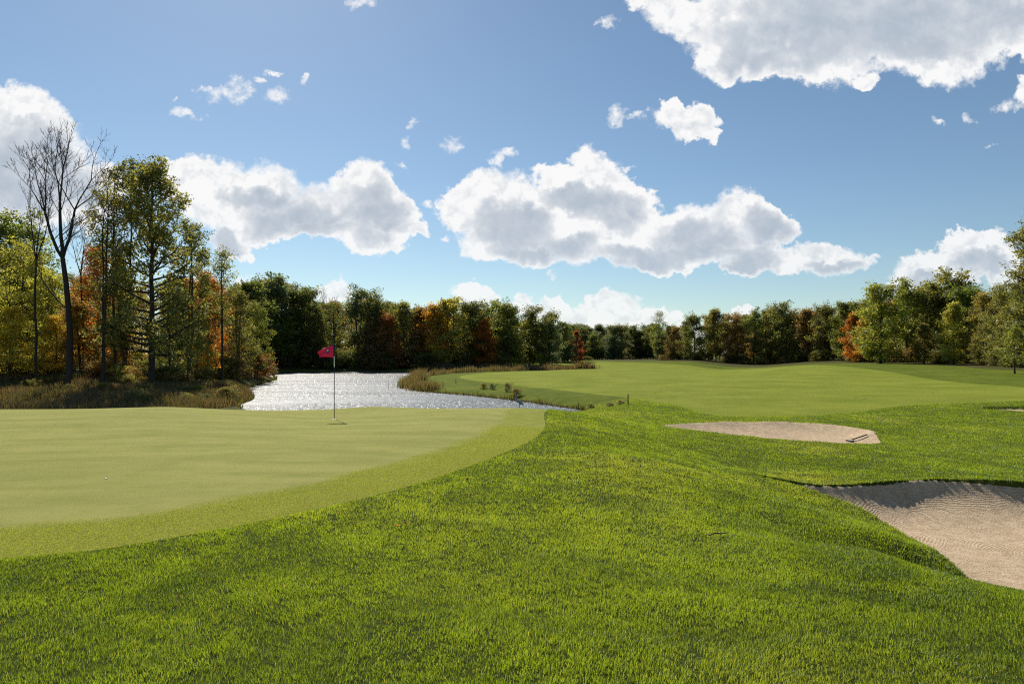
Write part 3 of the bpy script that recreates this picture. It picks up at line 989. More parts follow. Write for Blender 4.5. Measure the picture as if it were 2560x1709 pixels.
def grow(seed, H=16, r0=.2, lo=.25, width=3.2, prof='egg', n_limb=34, n_sub=5, per=45, leaf=.16, sd=.34, leader=1, elev=(5, 62), trunk_wob=.25, subl=.36, bare=0.0):
    rng = np.random.RandomState(seed)
    polys8, polys4 = [], []
    C, T, Hu = [], [], []
    trunks = []
    for L in range(leader):
        n = 11
        t = np.linspace(0, 1, n)
        wob = np.cumsum(rng.normal(0, trunk_wob / 3, (n, 2)), 0) * t[:, None] ** .5
        spread = (L - (leader - 1) / 2) * .09 * H * np.clip((t - .08) * 1.4, 0, 1)
        ang = rng.uniform(0, pi)
        pts = np.c_[wob[:, 0] + spread * np.cos(ang), wob[:, 1] + spread * np.sin(ang), t * H * (.97 if L == 0 else rng.uniform(.8, .95))]
        pts[0, :2] *= 0
        rad = r0 / (leader ** .5) * (1 - t) ** .75 + .022
        rad[0] *= 1.3
        polys8.append((pts, rad))
        trunks.append((pts, rad))
    for i in range(n_limb):
        tp, tr = trunks[rng.randint(leader)]
        u = ((i + rng.uniform(0, 1)) / n_limb) ** 1.12
        t = lo + (1 - lo) * u * .97
        f = t * (len(tp) - 1)
        k = min(int(f), len(tp) - 2)
        p0 = tp[k] + (tp[k + 1] - tp[k]) * (f - k)
        rr = (tr[k] + (tr[k + 1] - tr[k]) * (f - k))
        az = i * 2.4 + rng.normal(0, .5)
        el = R(elev[0] + (elev[1] - elev[0]) * u + rng.normal(0, 9))
        Ln = max(.5, width * float(PROF[prof](np.array(u))) * rng.uniform(.62, 1.18))
        d = np.array([math.cos(az) * math.cos(el), math.sin(az) * math.cos(el), math.sin(el)])
        s = np.linspace(0, 1, 6)[:, None]
        lp = p0 + d * Ln * s + np.array([0, 0, 1]) * (s ** 2) * Ln * rng.uniform(-.05, .28) + np.cumsum(rng.normal(0, .035 * Ln, (6, 3)), 0) * s
        lr = (min(rr * .55, .03 + .022 * Ln)) * (1 - s[:, 0] * .85) + .004
        polys4.append((lp, lr))
        ctint = rng.uniform(.25, .75)
        for j in range(n_sub):
            sj = rng.uniform(.22, 1.0)
            f2 = sj * 5
            k2 = min(int(f2), 4)
            q0 = lp[k2] + (lp[k2 + 1] - lp[k2]) * (f2 - k2)
            dd = d + rng.normal(0, .62, 3)
            dd[2] += .15
            dd /= np.linalg.norm(dd)
            l2 = subl * Ln * rng.uniform(.5, 1.2) * (1.15 - .5 * sj) + .35
            s2 = np.linspace(0, 1, 4)[:, None]
            sp = q0 + dd * l2 * s2 + np.cumsum(rng.normal(0, .05 * l2, (4, 3)), 0) * s2
            polys4.append((sp, np.linspace(max(.35 * lr[k2], .008), .005, 4)))
            if rng.uniform() < bare:
                continue
            for cpos, m in ((sp[1] * .5 + sp[2] * .5, .4), (sp[3], .6)):
                m = int(per * m * rng.uniform(.6, 1.4))
                cc = cpos + rng.normal(0, 1, (m, 3)) * np.array([sd, sd, sd * .72])
                C.append(cc)
                T.append(np.clip(ctint + rng.normal(0, .16) + rng.normal(0, .16, m), 0, 1))
                Hu.append(np.clip(rng.uniform(0, .8) + rng.normal(0, .14, m), 0, 1))
    v8, f8 = tubes(polys8, 8)
    v4, f4 = tubes(polys4, 4)
    tm = mesh_np('trunk', np.r_[v8, v4], [f8, f4 + len(v8)], BARK, True)
    if not C:
        return tm, None
    C, T, Hu = np.concatenate(C), np.concatenate(T), np.concatenate(Hu)
    V, q = leaf_quads(C, leaf, rng)
    cm = mesh_np('crown', V, [q], LEAF, False, {'tint': np.repeat(T, 4), 'hue': np.repeat(Hu, 4)})
    return tm, cm


def bare_tree(seed, H, r0, fork=.45, spread=.5, levels=5, thin=.62):
    rng = np.random.RandomState(seed)
    out = []

    def seg(p, d, L, r, lev):
        n = 6 if lev < 2 else 4
        pts = [p]
        dd = d.copy()
        for k in range(n - 1):
            dd = dd + rng.normal(0, .07, 3) + np.array([0, 0, .035 if lev else 0])
            dd /= np.linalg.norm(dd)
            pts.append(pts[-1] + dd * L / (n - 1))
        pts = np.array(pts)
        rad = np.linspace(r, r * (.62 if lev < levels else .4), n)
        out.append((pts, rad, lev))
        if lev >= levels:
            return
        kids = 3 if lev == 0 else rng.choice([2, 2, 3])
        az0 = rng.uniform(0, 2 * pi)
        for k in range(kids):
            az = az0 + k * 2 * pi / kids + rng.normal(0, .35)
            perp = np.cross(dd, [math.cos(az), math.sin(az), .3])
            perp /= np.linalg.norm(perp) + 1e-9
            sp = spread * rng.uniform(.55, 1.25) * (.55 if k == 0 else 1)
            nd = dd + perp * sp
            nd[2] += .12
            nd /= np.linalg.norm(nd)
            seg(pts[-1], nd, L * thin * rng.uniform(.8, 1.2) * (1.15 if k == 0 else .9) if lev else H * (1 - fork) * .40 * rng.uniform(.85, 1.2), r * .62 * (.78 if k else .9), lev + 1)
        # side shoots
        for k in range(1 if lev == 0 else 3):
            j = rng.randint(2, n)
            perp = rng.normal(0, 1, 3)
            perp[2] = abs(perp[2]) * .4
            nd = dd * .8 + perp / np.linalg.norm(perp) * .8
            nd /= np.linalg.norm(nd)
            seg(pts[j - 1], nd, (L if lev else H * .3) * .5 * rng.uniform(.6, 1.2), rad[j - 1] * .35, max(lev + 2, 3))
    seg(np.zeros(3), np.array([.01, 0, 1.0]), H * fork, r0, 0)
    a = [(p, np.maximum(r, .009)) for p, r, l in out if l < 2]
    b = [(p, np.maximum(r, .009)) for p, r, l in out if l >= 2]
    va, fa = tubes(a, 8)
    vb, fb = tubes(b, 3)
    return mesh_np('trunk', np.r_[va, vb], [fa, fb + len(va)], BARK, True), None


PROTO = {}
TOP = {}


def proto(key):
    if key in PROTO:
        return PROTO[key]
    mk = {
        # near (50-80 m)
        'oak': lambda: grow(3, 17.5, .27, .15, 4.4, 'cone', 64, 8, 34, .13, .23, 1, (-6, 58)),
        'oak2': lambda: grow(4, 17.5, .22, .22, 3.0, 'round', 40, 7, 34, .13, .24, 2, (0, 64)),
        'near_a': lambda: grow(11, 13, .17, .10, 3.5, 'round', 44, 7, 38, .13, .28, 2, (0, 62)),
        'near_b': lambda: grow(12, 13, .15, .14, 2.9, 'round', 40, 6, 38, .13, .28, 2, (8, 66)),
        'near_c': lambda: grow(13, 13, .14, .18, 2.3, 'cone', 40, 6, 48, .11, .34, 1, (0, 55)),
        'sparse': lambda: grow(14, 17, .17, .40, 2.2, 'top', 34, 6, 15, .11, .34, 2, (15, 66), bare=.35),
        'sparse_b': lambda: grow(15, 14, .12, .45, 1.8, 'top', 24, 6, 24, .11, .30, 1, (15, 66), bare=.15),
        # far (100-300 m)
        'far_a': lambda: grow(21, 16, .24, .07, 4.2, 'round', 52, 7, 34, .21, .46, 1, (-4, 62)),
        'far_b': lambda: grow(22, 16, .22, .12, 3.5, 'round', 48, 7, 34, .21, .44, 2, (5, 66)),
        'far_c': lambda: grow(23, 16, .20, .22, 3.8, 'round', 42, 7, 34, .21, .44, 2, (8, 64)),
        'far_d': lambda: grow(24, 16, .20, .06, 3.3, 'egg', 46, 7, 32, .21, .42, 1, (0, 60)),
        'far_e': lambda: grow(25, 16, .24, .10, 4.8, 'round', 56, 7, 36, .21, .48, 3, (2, 60)),
        'far_f': lambda: grow(26, 16, .22, .34, 3.4, 'top', 34, 7, 30, .20, .40, 2, (12, 66), bare=.12),
        'far_g': lambda: grow(27, 16, .20, .28, 3.0, 'round', 30, 6, 20, .18, .40, 1, (14, 68), bare=.35),
        'sapling': lambda: grow(31, 4.0, .05, .28, 1.0, 'egg', 20, 4, 26, .09, .16, 1, (10, 60), .06),
        'bare_a': lambda: bare_tree(5, 19.5, .24, .50, .56, 6),
        'bare_b': lambda: bare_tree(8, 15, .13, .60, .42, 5),
        'bush_a': lambda: grow(41, 2.6, .05, .02, 1.7, 'egg', 26, 5, 42, .085, .22, 3, (5, 70), .1),
        'bush_b': lambda: grow(42, 2.2, .04, .02, 1.5, 'oval', 24, 5, 34, .085, .24, 3, (5, 60), .1, bare=.2),
        'weed': lambda: grow(43, 1.0, .012, .1, .42, 'top', 14, 4, 9, .035, .06, 3, (30, 75), .08),
    }[key]
    PROTO[key] = mk()
    return PROTO[key]


PAL = {
    'dark': (.092, .108, .036), 'oak': (.108, .122, .042), 'green': (.108, .132, .032), 'olive': (.130, .128, .042), 'ygreen': (.235, .225, .055), 'yellow': (.340, .270, .055),
    'gold': (.265, .165, .036), 'orange': (.255, .120, .028), 'rust': (.190, .105, .042), 'brown': (.155, .118, .052), 'red': (.210, .062, .026), 'lime': (.150, .182, .042),
    'grey': (.112, .124, .066), 'bluegreen': (.084, .106, .056),
}
prng = random.Random(5)
n_tree = [0]


def place(name, key, X, Y, H, col, label, cat='tree', group=None, sxy=1.0, rz=None, z=None, lean=0.0, jit=.12):
    tm, cm = proto(key)
    bz = h1(X, Y) if z is None else z
    root = empty(name, (X, Y, bz - .03), prng.uniform(0, 6.28) if rz is None else rz)
    if key not in TOP:
        me = cm or tm
        co = np.empty(len(me.vertices) * 3, np.float32)
        me.vertices.foreach_get('co', co)
        TOP[key] = float(np.percentile(co[2::3], 99.85))
    base_h = TOP[key]
    s = H / base_h
    if key.startswith('far'):
        sxy *= 1.22
    root.scale = (s * sxy, s * sxy, s)
    root.rotation_euler[0] = lean
    t = obj('trunk' if cat == 'tree' else 'stem', tm, root)
    if cm:
        c = obj('crown' if cat == 'tree' else 'foliage', cm, root)
        b = PAL[col]
        k = 1 + prng.uniform(-jit, jit)
        c.color = (b[0] * k * prng.uniform(.9, 1.12), b[1] * k, b[2] * k, 1)
    tag(root, label, cat, group)
    n_tree[0] += 1
    return root


def at_top(dx, base_y, top_y, Y):
    """tree position and height from its place in the picture"""
    X = (dx / 2.2943 - 512) / F * Y
    z = h1(X, Y)
    H = CAMZ + (HZ - top_y / 2.2943) * Y / F - z
    return X, H


def T(name, key, dx, top_y, Y, col, label, sxy=1.0, **kw):
    X, H = at_top(dx, 0, top_y, Y)
    return place(name, key, X, Y, H, col, label, 'tree', None, sxy, **kw)


# --- left wood, front trees
T('bare_tree', 'bare_a', 157, 272, 51, 'dark', 'tallest leafless tree, its bare fan of branches against the cloud at far left', 1.1, rz=.6)
T('bare_tree', 'bare_b', 86, 400, 53, 'dark', 'slim leafless tree standing just left of the tallest bare tree', .8, rz=2.0)
T('bare_tree', 'bare_b', 190, 470, 60, 'dark', 'thin leafless tree rising behind the tallest bare tree', .7, rz=4.0)
T('half_bare_tree', 'sparse', 236, 405, 51, 'olive', 'twin-stemmed tree with only a few yellowing leaves left of the great oak', .85, rz=1.2)
T('half_bare_tree', 'sparse_b', 264, 440, 53.5, 'olive', 'thin sparse tree squeezed between twin-stemmed tree and great oak', .8, rz=.3)
T('oak_tree', 'oak', 347, 362, 53, 'oak', 'great dark green oak with black trunk at the front of the left wood', .92, rz=.4)
T('oak_tree', 'oak2', 288, 362, 57, 'oak', 'tall narrow oak whose top shows left of the great oak', .75, rz=2.4)
T('oak_tree', 'oak2', 432, 500, 60, 'oak', 'dark oak behind the right side of the great oak', .95, rz=4.4)
T('slim_tree', 'sparse_b', 510, 565, 63, 'olive', 'slim loose-leaved tree right of the orange maple', .95, rz=.8)
T('maple_tree', 'near_b', 478, 620, 66, 'orange', 'bright orange maple right of the great oak', 1.0)
T('maple_tree', 'near_c', 185, 690, 58, 'gold', 'golden orange young maple behind the tallest bare tree', 1.5)
T('maple_tree', 'near_c', 225, 560, 64, 'orange', 'orange maple glimpsed behind the twin-stemmed tree', 1.0)
T('ash_tree', 'near_a', 35, 545, 57, 'ygreen', 'yellow green ash filling the left edge of the picture', 1.0)
T('ash_tree', 'near_b', 110, 610, 60, 'ygreen', 'yellow green ash behind the slim leafless tree', 1.0)
T('ash_tree', 'near_a', -60, 560, 55, 'ygreen', 'yellow green ash just outside the left edge', 1.0)
T('broad_tree', 'near_a', 60, 490, 72, 'green', 'green tree whose top rises above the yellow ash at far left', 1.05)
T('broad_tree', 'near_b', -20, 480, 70, 'green', 'dark green tree behind the ash at the very left edge', 1.1)
T('broad_tree', 'near_b', 290, 640, 62, 'olive', 'olive tree low behind the great oak trunk on its left', 1.1)
T('broad_tree', 'near_a', 390, 640, 58, 'dark', 'dark leafy tree low behind the great oak on its right', .9)
T('broad_tree', 'near_b', 545, 660, 74, 'olive', 'olive tree on the left shore behind the slim loose-leaved tree', 1.1)
T('broad_tree', 'near_a', 585, 690, 84, 'green', 'green tree at the end of the left shore', .9)
T('broad_tree', 'near_c', 450, 720, 64, 'ygreen', 'light green low tree under the orange maple', 1.5)
T('young_tree', 'near_c', 130, 720, 57, 'yellow', 'small yellow tree between the two left bare trunks', 1.4)
T('young_tree', 'near_c', 265, 740, 57, 'gold', 'small golden tree between the sparse stems and great oak', 1.3)
T('young_tree', 'near_c', 20, 700, 55, 'yellow', 'small yellow tree at the foot of the left ash', 1.5)
LG = 'trees filling the left wood'
LL = 'leafy autumn tree packed inside the left wood behind its front trees'
for i in range(24):
    Y = prng.uniform(64, 98)
    dx = prng.uniform(-150, 560)
    top = np.interp(dx, [-150, 60, 250, 420, 520, 600], [520, 560, 640, 620, 650, 690]) + prng.uniform(0, 70)
    X, H = at_top(dx, 0, top, Y)
    if sdf(LAKE, [X], [Y], 20)[0] > -2.5: continue
    place('wood_tree', prng.choice(['near_a', 'near_b', 'near_c', 'far_a']), X, Y, max(7, H), prng.choice(['olive', 'olive', 'green', 'ygreen', 'brown', 'gold', 'dark', 'rust']), LL, 'tree', LG, prng.uniform(.9, 1.25))

# --- far shore of the lake: front rank
FS = [
    (575, 640, 128, 'far_b', 'dark', 'dark tree at the left end of the far shore'), (604, 632, 136, 'far_a', 'grey', 'grey green tree with a rounded double top at the left of the far shore'),
    (645, 622, 138, 'far_f', 'bluegreen', 'tallest dark green tree on the far shore, left of the flag'), (690, 652, 139, 'far_a', 'dark', 'dark tree just right of the tallest far shore tree'),
    (722, 700, 136, 'far_b', 'olive', 'olive tree on the far shore above and left of the red flag'), (768, 690, 137, 'far_g', 'dark', 'loose dark tree directly behind the red flag'),
    (820, 655, 139, 'far_f', 'bluegreen', 'tall dark tree with open top right of the red flag'), (862, 662, 140, 'far_e', 'dark', 'broad dark tree beside the tall open-topped tree right of the flag'),
    (893, 715, 136, 'far_a', 'rust', 'rusty brown maple on the far shore'), (930, 690, 138, 'far_b', 'olive', 'olive brown tree right of the rusty maple'),
    (965, 705, 138, 'far_d', 'brown', 'brown tree on the far shore left of the yellow trees'), (1000, 695, 137, 'far_b', 'gold', 'golden tree left of the tall yellow green tree'),
    (1030, 680, 136, 'far_b', 'ygreen', 'tall yellow green tree with two dark stems on the far shore'), (1078, 685, 139, 'far_a', 'dark', 'dark green tree right of the tall yellow green tree'),
    (1112, 730, 137, 'far_d', 'orange', 'narrow orange maple between dark trees right of the yellow trees'), (1168, 690, 138, 'far_a', 'green', 'big green tree with bare trunk on the grass behind the inlet'),
    (1135, 688, 150, 'far_e', 'dark', 'dark tree behind the narrow orange maple'), (1215, 700, 150, 'far_e', 'dark', 'broad dark tree behind the two saplings'),
    (1258, 712, 158, 'far_a', 'bluegreen', 'dark tree right of the broad tree behind the saplings'), (1290, 735, 172, 'far_b', 'dark', 'dark tree left of the small red maple'),
    (1322, 757, 180, 'far_d', 'red', 'small red maple at the edge of the far wood'), (1000, 730, 136.2, 'far_d', 'yellow', 'small yellow tree in front of the golden tree on the far shore'),
    (850, 735, 135.5, 'far_d', 'brown', 'brown small tree on the far shore right of the flag'), (665, 720, 135, 'far_c', 'green', 'green tree low in front of the tallest far shore tree'),
]
for dx, top, Y, key, c, lab in FS:
    T('shore_tree', key, dx, top, Y, c, lab, prng.uniform(.85, 1.05))
FG = 'trees filling the wood across the lake'
FL = 'leafy tree packed in the wood across the lake behind the front rank'
for i in range(76):
    Y = prng.uniform(142, 200)
    dx = prng.uniform(540, 1330)
    top = np.interp(dx, [540, 640, 740, 850, 950, 1080, 1200, 1300, 1340], [650, 640, 690, 680, 700, 695, 705, 735, 755]) + prng.uniform(0, 30)
    X, H = at_top(dx, 0, top, Y)
    place('wood_tree', prng.choice(['far_a', 'far_b', 'far_c', 'far_d', 'far_e', 'far_f', 'far_f', 'far_g']), X, Y, H, prng.choice(['dark', 'dark', 'bluegreen', 'olive', 'green', 'brown', 'rust', 'grey']), FL, 'tree', FG, prng.uniform(.85, 1.2))
T('bare_tree', 'bare_b', 735, 655, 140, 'dark', 'thin leafless tree sticking up above the far shore left of the flag', .7)
T('bare_tree', 'bare_b', 760, 672, 143, 'dark', 'second thin leafless tree above the wood right behind the flag', .7)

# --- far end of the fairway
EG = 'trees closing the far end of the fairway'
EL = 'dark tree in the even wood closing the far end of the fairway'
for i in range(56):
    Y = prng.uniform(292, 350)
    dx = 1290 + (i + prng.uniform(0, 1)) / 56 * 260
    top = 745 + prng.uniform(-6, 26)
    X, H = at_top(dx, 0, top, Y)
    place('wood_tree', prng.choice(['far_a', 'far_b', 'far_d', 'far_e', 'far_c']), X, Y, H, prng.choice(['dark', 'bluegreen', 'bluegreen', 'dark', 'grey']), EL, 'tree', EG, prng.uniform(.9, 1.25))

# --- right wood
RW = [
    (1512, 712, 196, 'far_g', 'dark', 'open-crowned dark tree at the left end of the right wood'), (1545, 745, 190, 'far_a', 'brown', 'brownish tree beside the open-crowned tree of the right wood'),
    (1595, 718, 182, 'far_a', 'dark', 'dark tree behind the white flag on its left'), (1642, 706, 180, 'far_b', 'olive', 'olive tree with tufted top directly behind the white flag'),
    (1690, 716, 176, 'far_e', 'brown', 'brown tree right of the white flag'), (1728, 705, 172, 'far_f', 'dark', 'dark loose tree right of the brown tree in the right wood'),
    (1766, 700, 168, 'far_a', 'olive', 'olive tree in the middle of the right wood'), (1806, 690, 164, 'far_e', 'dark', 'broad dark tree in the middle of the right wood'),
    (1852, 705, 158, 'far_b', 'brown', 'brown green tree right of the broad dark tree'), (1900, 695, 152, 'far_a', 'dark', 'dark tree left of the orange maples'),
    (1938, 690, 140, 'far_b', 'green', 'dark green tree behind the orange maples'), (1958, 715, 128, 'far_d', 'orange', 'orange maple in the right wood'),
    (1982, 730, 124, 'far_d', 'gold', 'golden brown maple next to the bright green tree'), (2020, 645, 112, 'far_a', 'lime', 'bright green tree standing forward at the edge of the right wood'),
    (2082, 633, 118, 'far_f', 'green', 'tall green tree right of the bright green tree'), (2120, 640, 120, 'far_a', 'olive', 'olive tree between the two tall tops of the right wood'),
    (2168, 615, 116, 'far_e', 'olive', 'broad tall tree with open top in the right wood'), (2215, 650, 110, 'far_a', 'green', 'green tree right of the broad tall open-topped tree'),
    (2188, 692, 103, 'far_d', 'ygreen', 'yellow-leaved young tree at the edge of the right wood'), (2262, 665, 100, 'far_a', 'olive', 'olive green tree at the bend of the right wood'),
    (2300, 650, 92, 'near_a', 'olive', 'olive tree left of the tall tree at the right edge'), (2385, 480, 74, 'oak', 'oak', 'very tall oak cut off by the right edge of the picture'),
    (2340, 640, 84, 'near_b', 'green', 'green tree under the tall oak at the right edge'), (2120, 740, 108, 'far_d', 'olive', 'low olive tree in front of the right wood'),
    (2245, 740, 97, 'near_a', 'olive', 'low rounded olive tree near the right edge'),
]
for dx, top, Y, key, c, lab in RW:
    T('edge_tree', key, dx, top, Y, c, lab, prng.uniform(.85, 1.05))
RG = 'trees filling the right wood'
RL = 'leafy tree packed in the right wood behind its front trees'
for i in range(84):
    dx = prng.uniform(1500, 2500)
    Y = np.interp(dx, [1500, 1800, 1950, 2150, 2350, 2500], [196, 172, 142, 122, 92, 84]) + prng.uniform(2, 45)
    top = np.interp(dx, [1500, 1640, 1800, 1940, 2050, 2170, 2260, 2500], [740, 722, 705, 700, 665, 650, 675, 600]) + prng.uniform(0, 34)
    X, H = at_top(dx, 0, top, Y)
    place('wood_tree', prng.choice(['far_a', 'far_b', 'far_c', 'far_d', 'far_e', 'far_f', 'far_f', 'far_g']), X, Y, H, prng.choice(['dark', 'dark', 'olive', 'brown', 'green', 'olive', 'rust']), RL, 'tree', RG, prng.uniform(.9, 1.2))
T('bare_tree', 'bare_b', 1880, 690, 150, 'dark', 'thin leafless tree poking above the right wood', .8)

# --- saplings on the fairway
T('sapling', 'sapling', 1200, 806, 140, 'green', 'young round-headed sapling beside the green tree behind the inlet', 1.25)
T('sapling', 'sapling', 1239, 806, 142, 'lime', 'thin pale sapling, the right one of two behind the inlet', 1.0)
T('sapling', 'sapling', 2328, 740, 68, 'green', 'young tree on a thin trunk at the right edge of the fairway', 1.1)


# --- shrubs
def shrub(dx, top, Y, col, label, sxy=1.2, key='bush_a', group=None):
    X, H = at_top(dx, 0, top, Y)
    return place('shrub', key, X, Y, max(.8, H), col, label, 'shrub', group, sxy)


shrub(545, 800, 78, 'brown', 'big brown shrub at the back of the left shore point', 1.25)
shrub(590, 808, 85, 'rust', 'rusty brown shrub near the tip of the left shore point', 1.3)
shrub(505, 800, 72, 'olive', 'olive shrub on the left shore under the orange maple', 1.3)
shrub(615, 835, 91, 'brown', 'low brown shrub at the very tip of the left shore point', 1.6, 'bush_b')
shrub(465, 838, 58, 'olive', 'olive shrub on the tall-grass bank right of the great oak', 1.5, 'bush_b')
shrub(420, 850, 54, 'brown', 'russet low shrub at the foot of the great oak', 1.6, 'bush_b')
shrub(500, 868, 52.5, 'brown', 'low brown shrub at the tip of the tall-grass bank', 2.0, 'bush_b')
shrub(290, 838, 55, 'ygreen', 'pale green shrub left of the great oak trunk', 1.5)
shrub(1340, 815, 215, 'dark', 'long low dark bush on the far fairway edge', 3.2)
shrub(1040, 835, 133.5, 'dark', 'dark shrub on the far shore below the yellow green tree', 1.6)
SG = 'undergrowth shrubs along the left wood'
for i in range(26):
    dx = prng.uniform(-60, 560)
    Y = prng.uniform(54, 62) if dx < 470 else prng.uniform(68, 84)
    X, H = at_top(dx, 0, prng.uniform(800, 850), Y)
    if sdf(LAKE, [X], [Y], 20)[0] > -1.5: continue
    place('shrub', prng.choice(['bush_a', 'bush_b']), X, Y, max(1.4, H), prng.choice(['olive', 'green', 'brown', 'ygreen', 'rust', 'dark']), 'undergrowth shrub at the foot of the left wood', 'shrub', SG, prng.uniform(1.1, 1.7))
SG = 'undergrowth shrubs along the far shore'
for i in range(46):
    X = prng.uniform(-52, -2)
    Y = 133.5 + prng.uniform(.5, 6)
    place('shrub', prng.choice(['bush_a', 'bush_b']), X, Y, prng.uniform(2.0, 4.2), prng.choice(['dark', 'dark', 'brown', 'green', 'olive']), 'undergrowth shrub along the far shore of the lake', 'shrub', SG, prng.uniform(1.0, 1.5))
SG = 'undergrowth shrubs along the right wood'
for i in range(60):
    dx = prng.uniform(1500, 2420)
    Y = np.interp(dx, [1500, 1800, 1950, 2150, 2350, 2420], [190, 165, 130, 110, 84, 78]) + prng.uniform(-1, 6)
    X = (dx / 2.2943 - 512) / F * Y
    place('shrub', prng.choice(['bush_a', 'bush_b']), X, Y, prng.uniform(1.4, 2.9), prng.choice(['dark', 'dark', 'brown', 'dark', 'olive']), 'undergrowth shrub at the foot of the right wood', 'shrub', SG, prng.uniform(1.2, 1.8))
SG = 'low brush scattered in the meadow of the left bank'
for i in range(22):
    Y = prng.uniform(41, 53)
    X = prng.uniform(-.74 * Y, -17.5)
    if sdf(LAKE, [X], [Y], 20)[0] > -.6: continue
    place('shrub', prng.choice(['bush_a', 'bush_b']), X, Y, prng.uniform(.5, 1.1), prng.choice(['olive', 'green', 'brown', 'olive', 'grey']), 'low brush bush in the tall meadow grass of the left bank', 'shrub', SG, prng.uniform(1.0, 1.7))
# weeds along the near bank of the point
for dx, Y, H, c, lab, sx in ((1130, 57.5, .6, 'grey', 'grey green weed on the bank of the grassy point, nearest its reeds', 1.4), (1110, 58.5, .6, 'olive', 'olive weed beside the grey green weed on the bank', 1.5),
                             (1165, 54.5, .85, 'grey', 'tall dark weed midway along the bank of the grassy point', 1.1), (1185, 51.0, .75, 'olive', 'bushy olive weed above the heron on the bank', 1.5),
                             (1355, 41.6, .35, 'olive', 'low weed at the right end of the bank', 1.6), (1400, 39.4, .34, 'grey', 'low weed with pale seed heads beside the dark stake', 2.2), (1425, 38.8, .32, 'grey', 'pale low weed at the foot of the dark stake', 2.0)):
    X = (dx / 2.2943 - 512) / F * Y
    place('weed', 'bush_b', X, Y, H, c, lab, 'weed', None, sx * .8)

# ------------------------------------------------------------------ small things
from mathutils import Matrix
RED = simple_mat('flag_red', (.80, .02, .12), .55, .2)
BLACK = simple_mat('black_paint', (.012, .012, .014), .4, .4)
WHITE = simple_mat('white_paint', (.78, .78, .75), .4, .4)
NAVY = simple_mat('emblem_navy', (.02, .04, .10), .5, .3)
STAKE = simple_mat('dark_stake', (.02, .022, .018), .7, .2)


def cyl(segs, sides=10):
    """list of (z, r) rings -> closed lathe"""
    V, Fq = [], []
    a = np.arange(sides) * 2 * pi / sides
    for z, r in segs:
        V.append(np.c_[np.cos(a) * r, np.sin(a) * r, np.full(sides, z)])
    V = np.concatenate(V)
    n = len(segs)
    i = np.arange(n - 1)[:, None] * sides + np.arange(sides)
    j = np.arange(n - 1)[:, None] * sides + (np.arange(sides) + 1) % sides
    q = np.stack([i, j, j + sides, i + sides], -1).reshape(-1, 4)
    top = len(V)
    V = np.r_[V, [[0, 0, segs[-1][0]]], [[0, 0, segs[0][0]]]]
    k = np.arange(sides)
    t = np.stack([(n - 1) * sides + k, (n - 1) * sides + (k + 1) % sides, np.full(sides, top)], -1)
    b = np.stack([(k + 1) % sides, k, np.full(sides, top + 1)], -1)
    return V, [q, np.r_[t, b]]


def lathe(name, segs, m, parent, sides=10):
    V, f = cyl(segs, sides)
    return obj(name, mesh_np(name, V, f, m, True), parent)


def golf_flag(X, Y, H, flagmat, label, droop, yaw, bands):
    z = h1(X, Y)
    root = empty('golf_flag', (X, Y, z))
    tag(root, label, 'golf flag')
    lathe('cup', [(-.10, .054), (.004, .054), (.004, .050)], WHITE, root, 16)
    r = .0125
    prev = 0.0
    for top, m, rr in bands:
        lathe('pole', [(prev * H - .02 * (prev == 0), rr), (top * H, rr * .96)], m, root)
        prev = top
    # cloth: hoist along the pole, blown limp to the left
    L, W = .52, .36
    nu, nv = 22, 14
    V = []
    for iu in range(nu + 1):
        u = iu / nu
        for iv in range(nv + 1):
            v = iv / nv            # 0 top, 1 bottom
            sag = droop * (u ** 1.35)
            x = -L * u * (1 - .18 * v * u) * .88 - .018
            zz = H - .015 - v * W * (1 - .62 * u) - sag * (.32 + .02 * v)
            y = .045 * u * math.sin(7 * u + 3.4 * v) + .02 * math.sin(12 * v + 4 * u) * u
            V.append((x, y, zz))
    V = np.array(V)
    i = np.arange(nu)[:, None] * (nv + 1) + np.arange(nv)[None]
    q = np.stack([i, i + 1, i + nv + 2, i + nv + 1], -1).reshape(-1, 4)
    me = mesh_np('flag', V, [q], flagmat, True)
    fo = obj('flag', me, root)
    sm = fo.modifiers.new('cloth', 'SOLIDIFY')
    sm.thickness = .004
    fo.rotation_euler[2] = yaw
    return root, fo, V, nu, nv


XP, YP = -5.10, 19.6
root, fo, FV, nu, nv = golf_flag(XP, YP, 2.13, RED, 'golf flagstick with red flag in the putting green by the lake', .62, R(8),
                                 [(.26, BLACK, .011), (.42, STAKE, .0115), (.70, BLACK, .012), (.845, WHITE, .0135), (1.0, BLACK, .0155)])
lathe('sleeve', [(2.13 * .845, .021), (2.13 * 1.003, .021)], BLACK, root, 12)


def on_flag(u, v, off):
    iu, iv = u * nu, v * nv
    a, b = min(int(iu), nu - 1), min(int(iv), nv - 1)
    p = lambda i, j: FV[i * (nv + 1) + j]
    fu, fv = iu - a, iv - b
    q = (p(a, b) * (1 - fu) + p(a + 1, b) * fu) * (1 - fv) + (p(a, b + 1) * (1 - fu) + p(a + 1, b + 1) * fu) * fv
    return q + np.array([0, off, 0])


def emblem(poly, m, off):
    pts = np.array([on_flag(u, v, off) for u, v in poly])
    c = pts.mean(0)
    n = len(pts)
    V = np.r_[pts, [c]]
    t = np.stack([np.arange(n), (np.arange(n) + 1) % n, np.full(n, n)], -1)
    return obj('emblem', mesh_np('emblem', V, [t], m), fo)


emblem([(.24, .30), (.34, .22), (.46, .34), (.50, .50), (.40, .62), (.27, .56)], NAVY, -.006)
emblem([(.30, .34), (.37, .28), (.42, .38), (.37, .46)], WHITE, -.009)
emblem([(.54, .42), (.64, .40), (.68, .52), (.58, .56)], NAVY, -.006)
emblem([(.70, .45), (.76, .46), (.77, .55), (.71, .55)], NAVY, -.006)

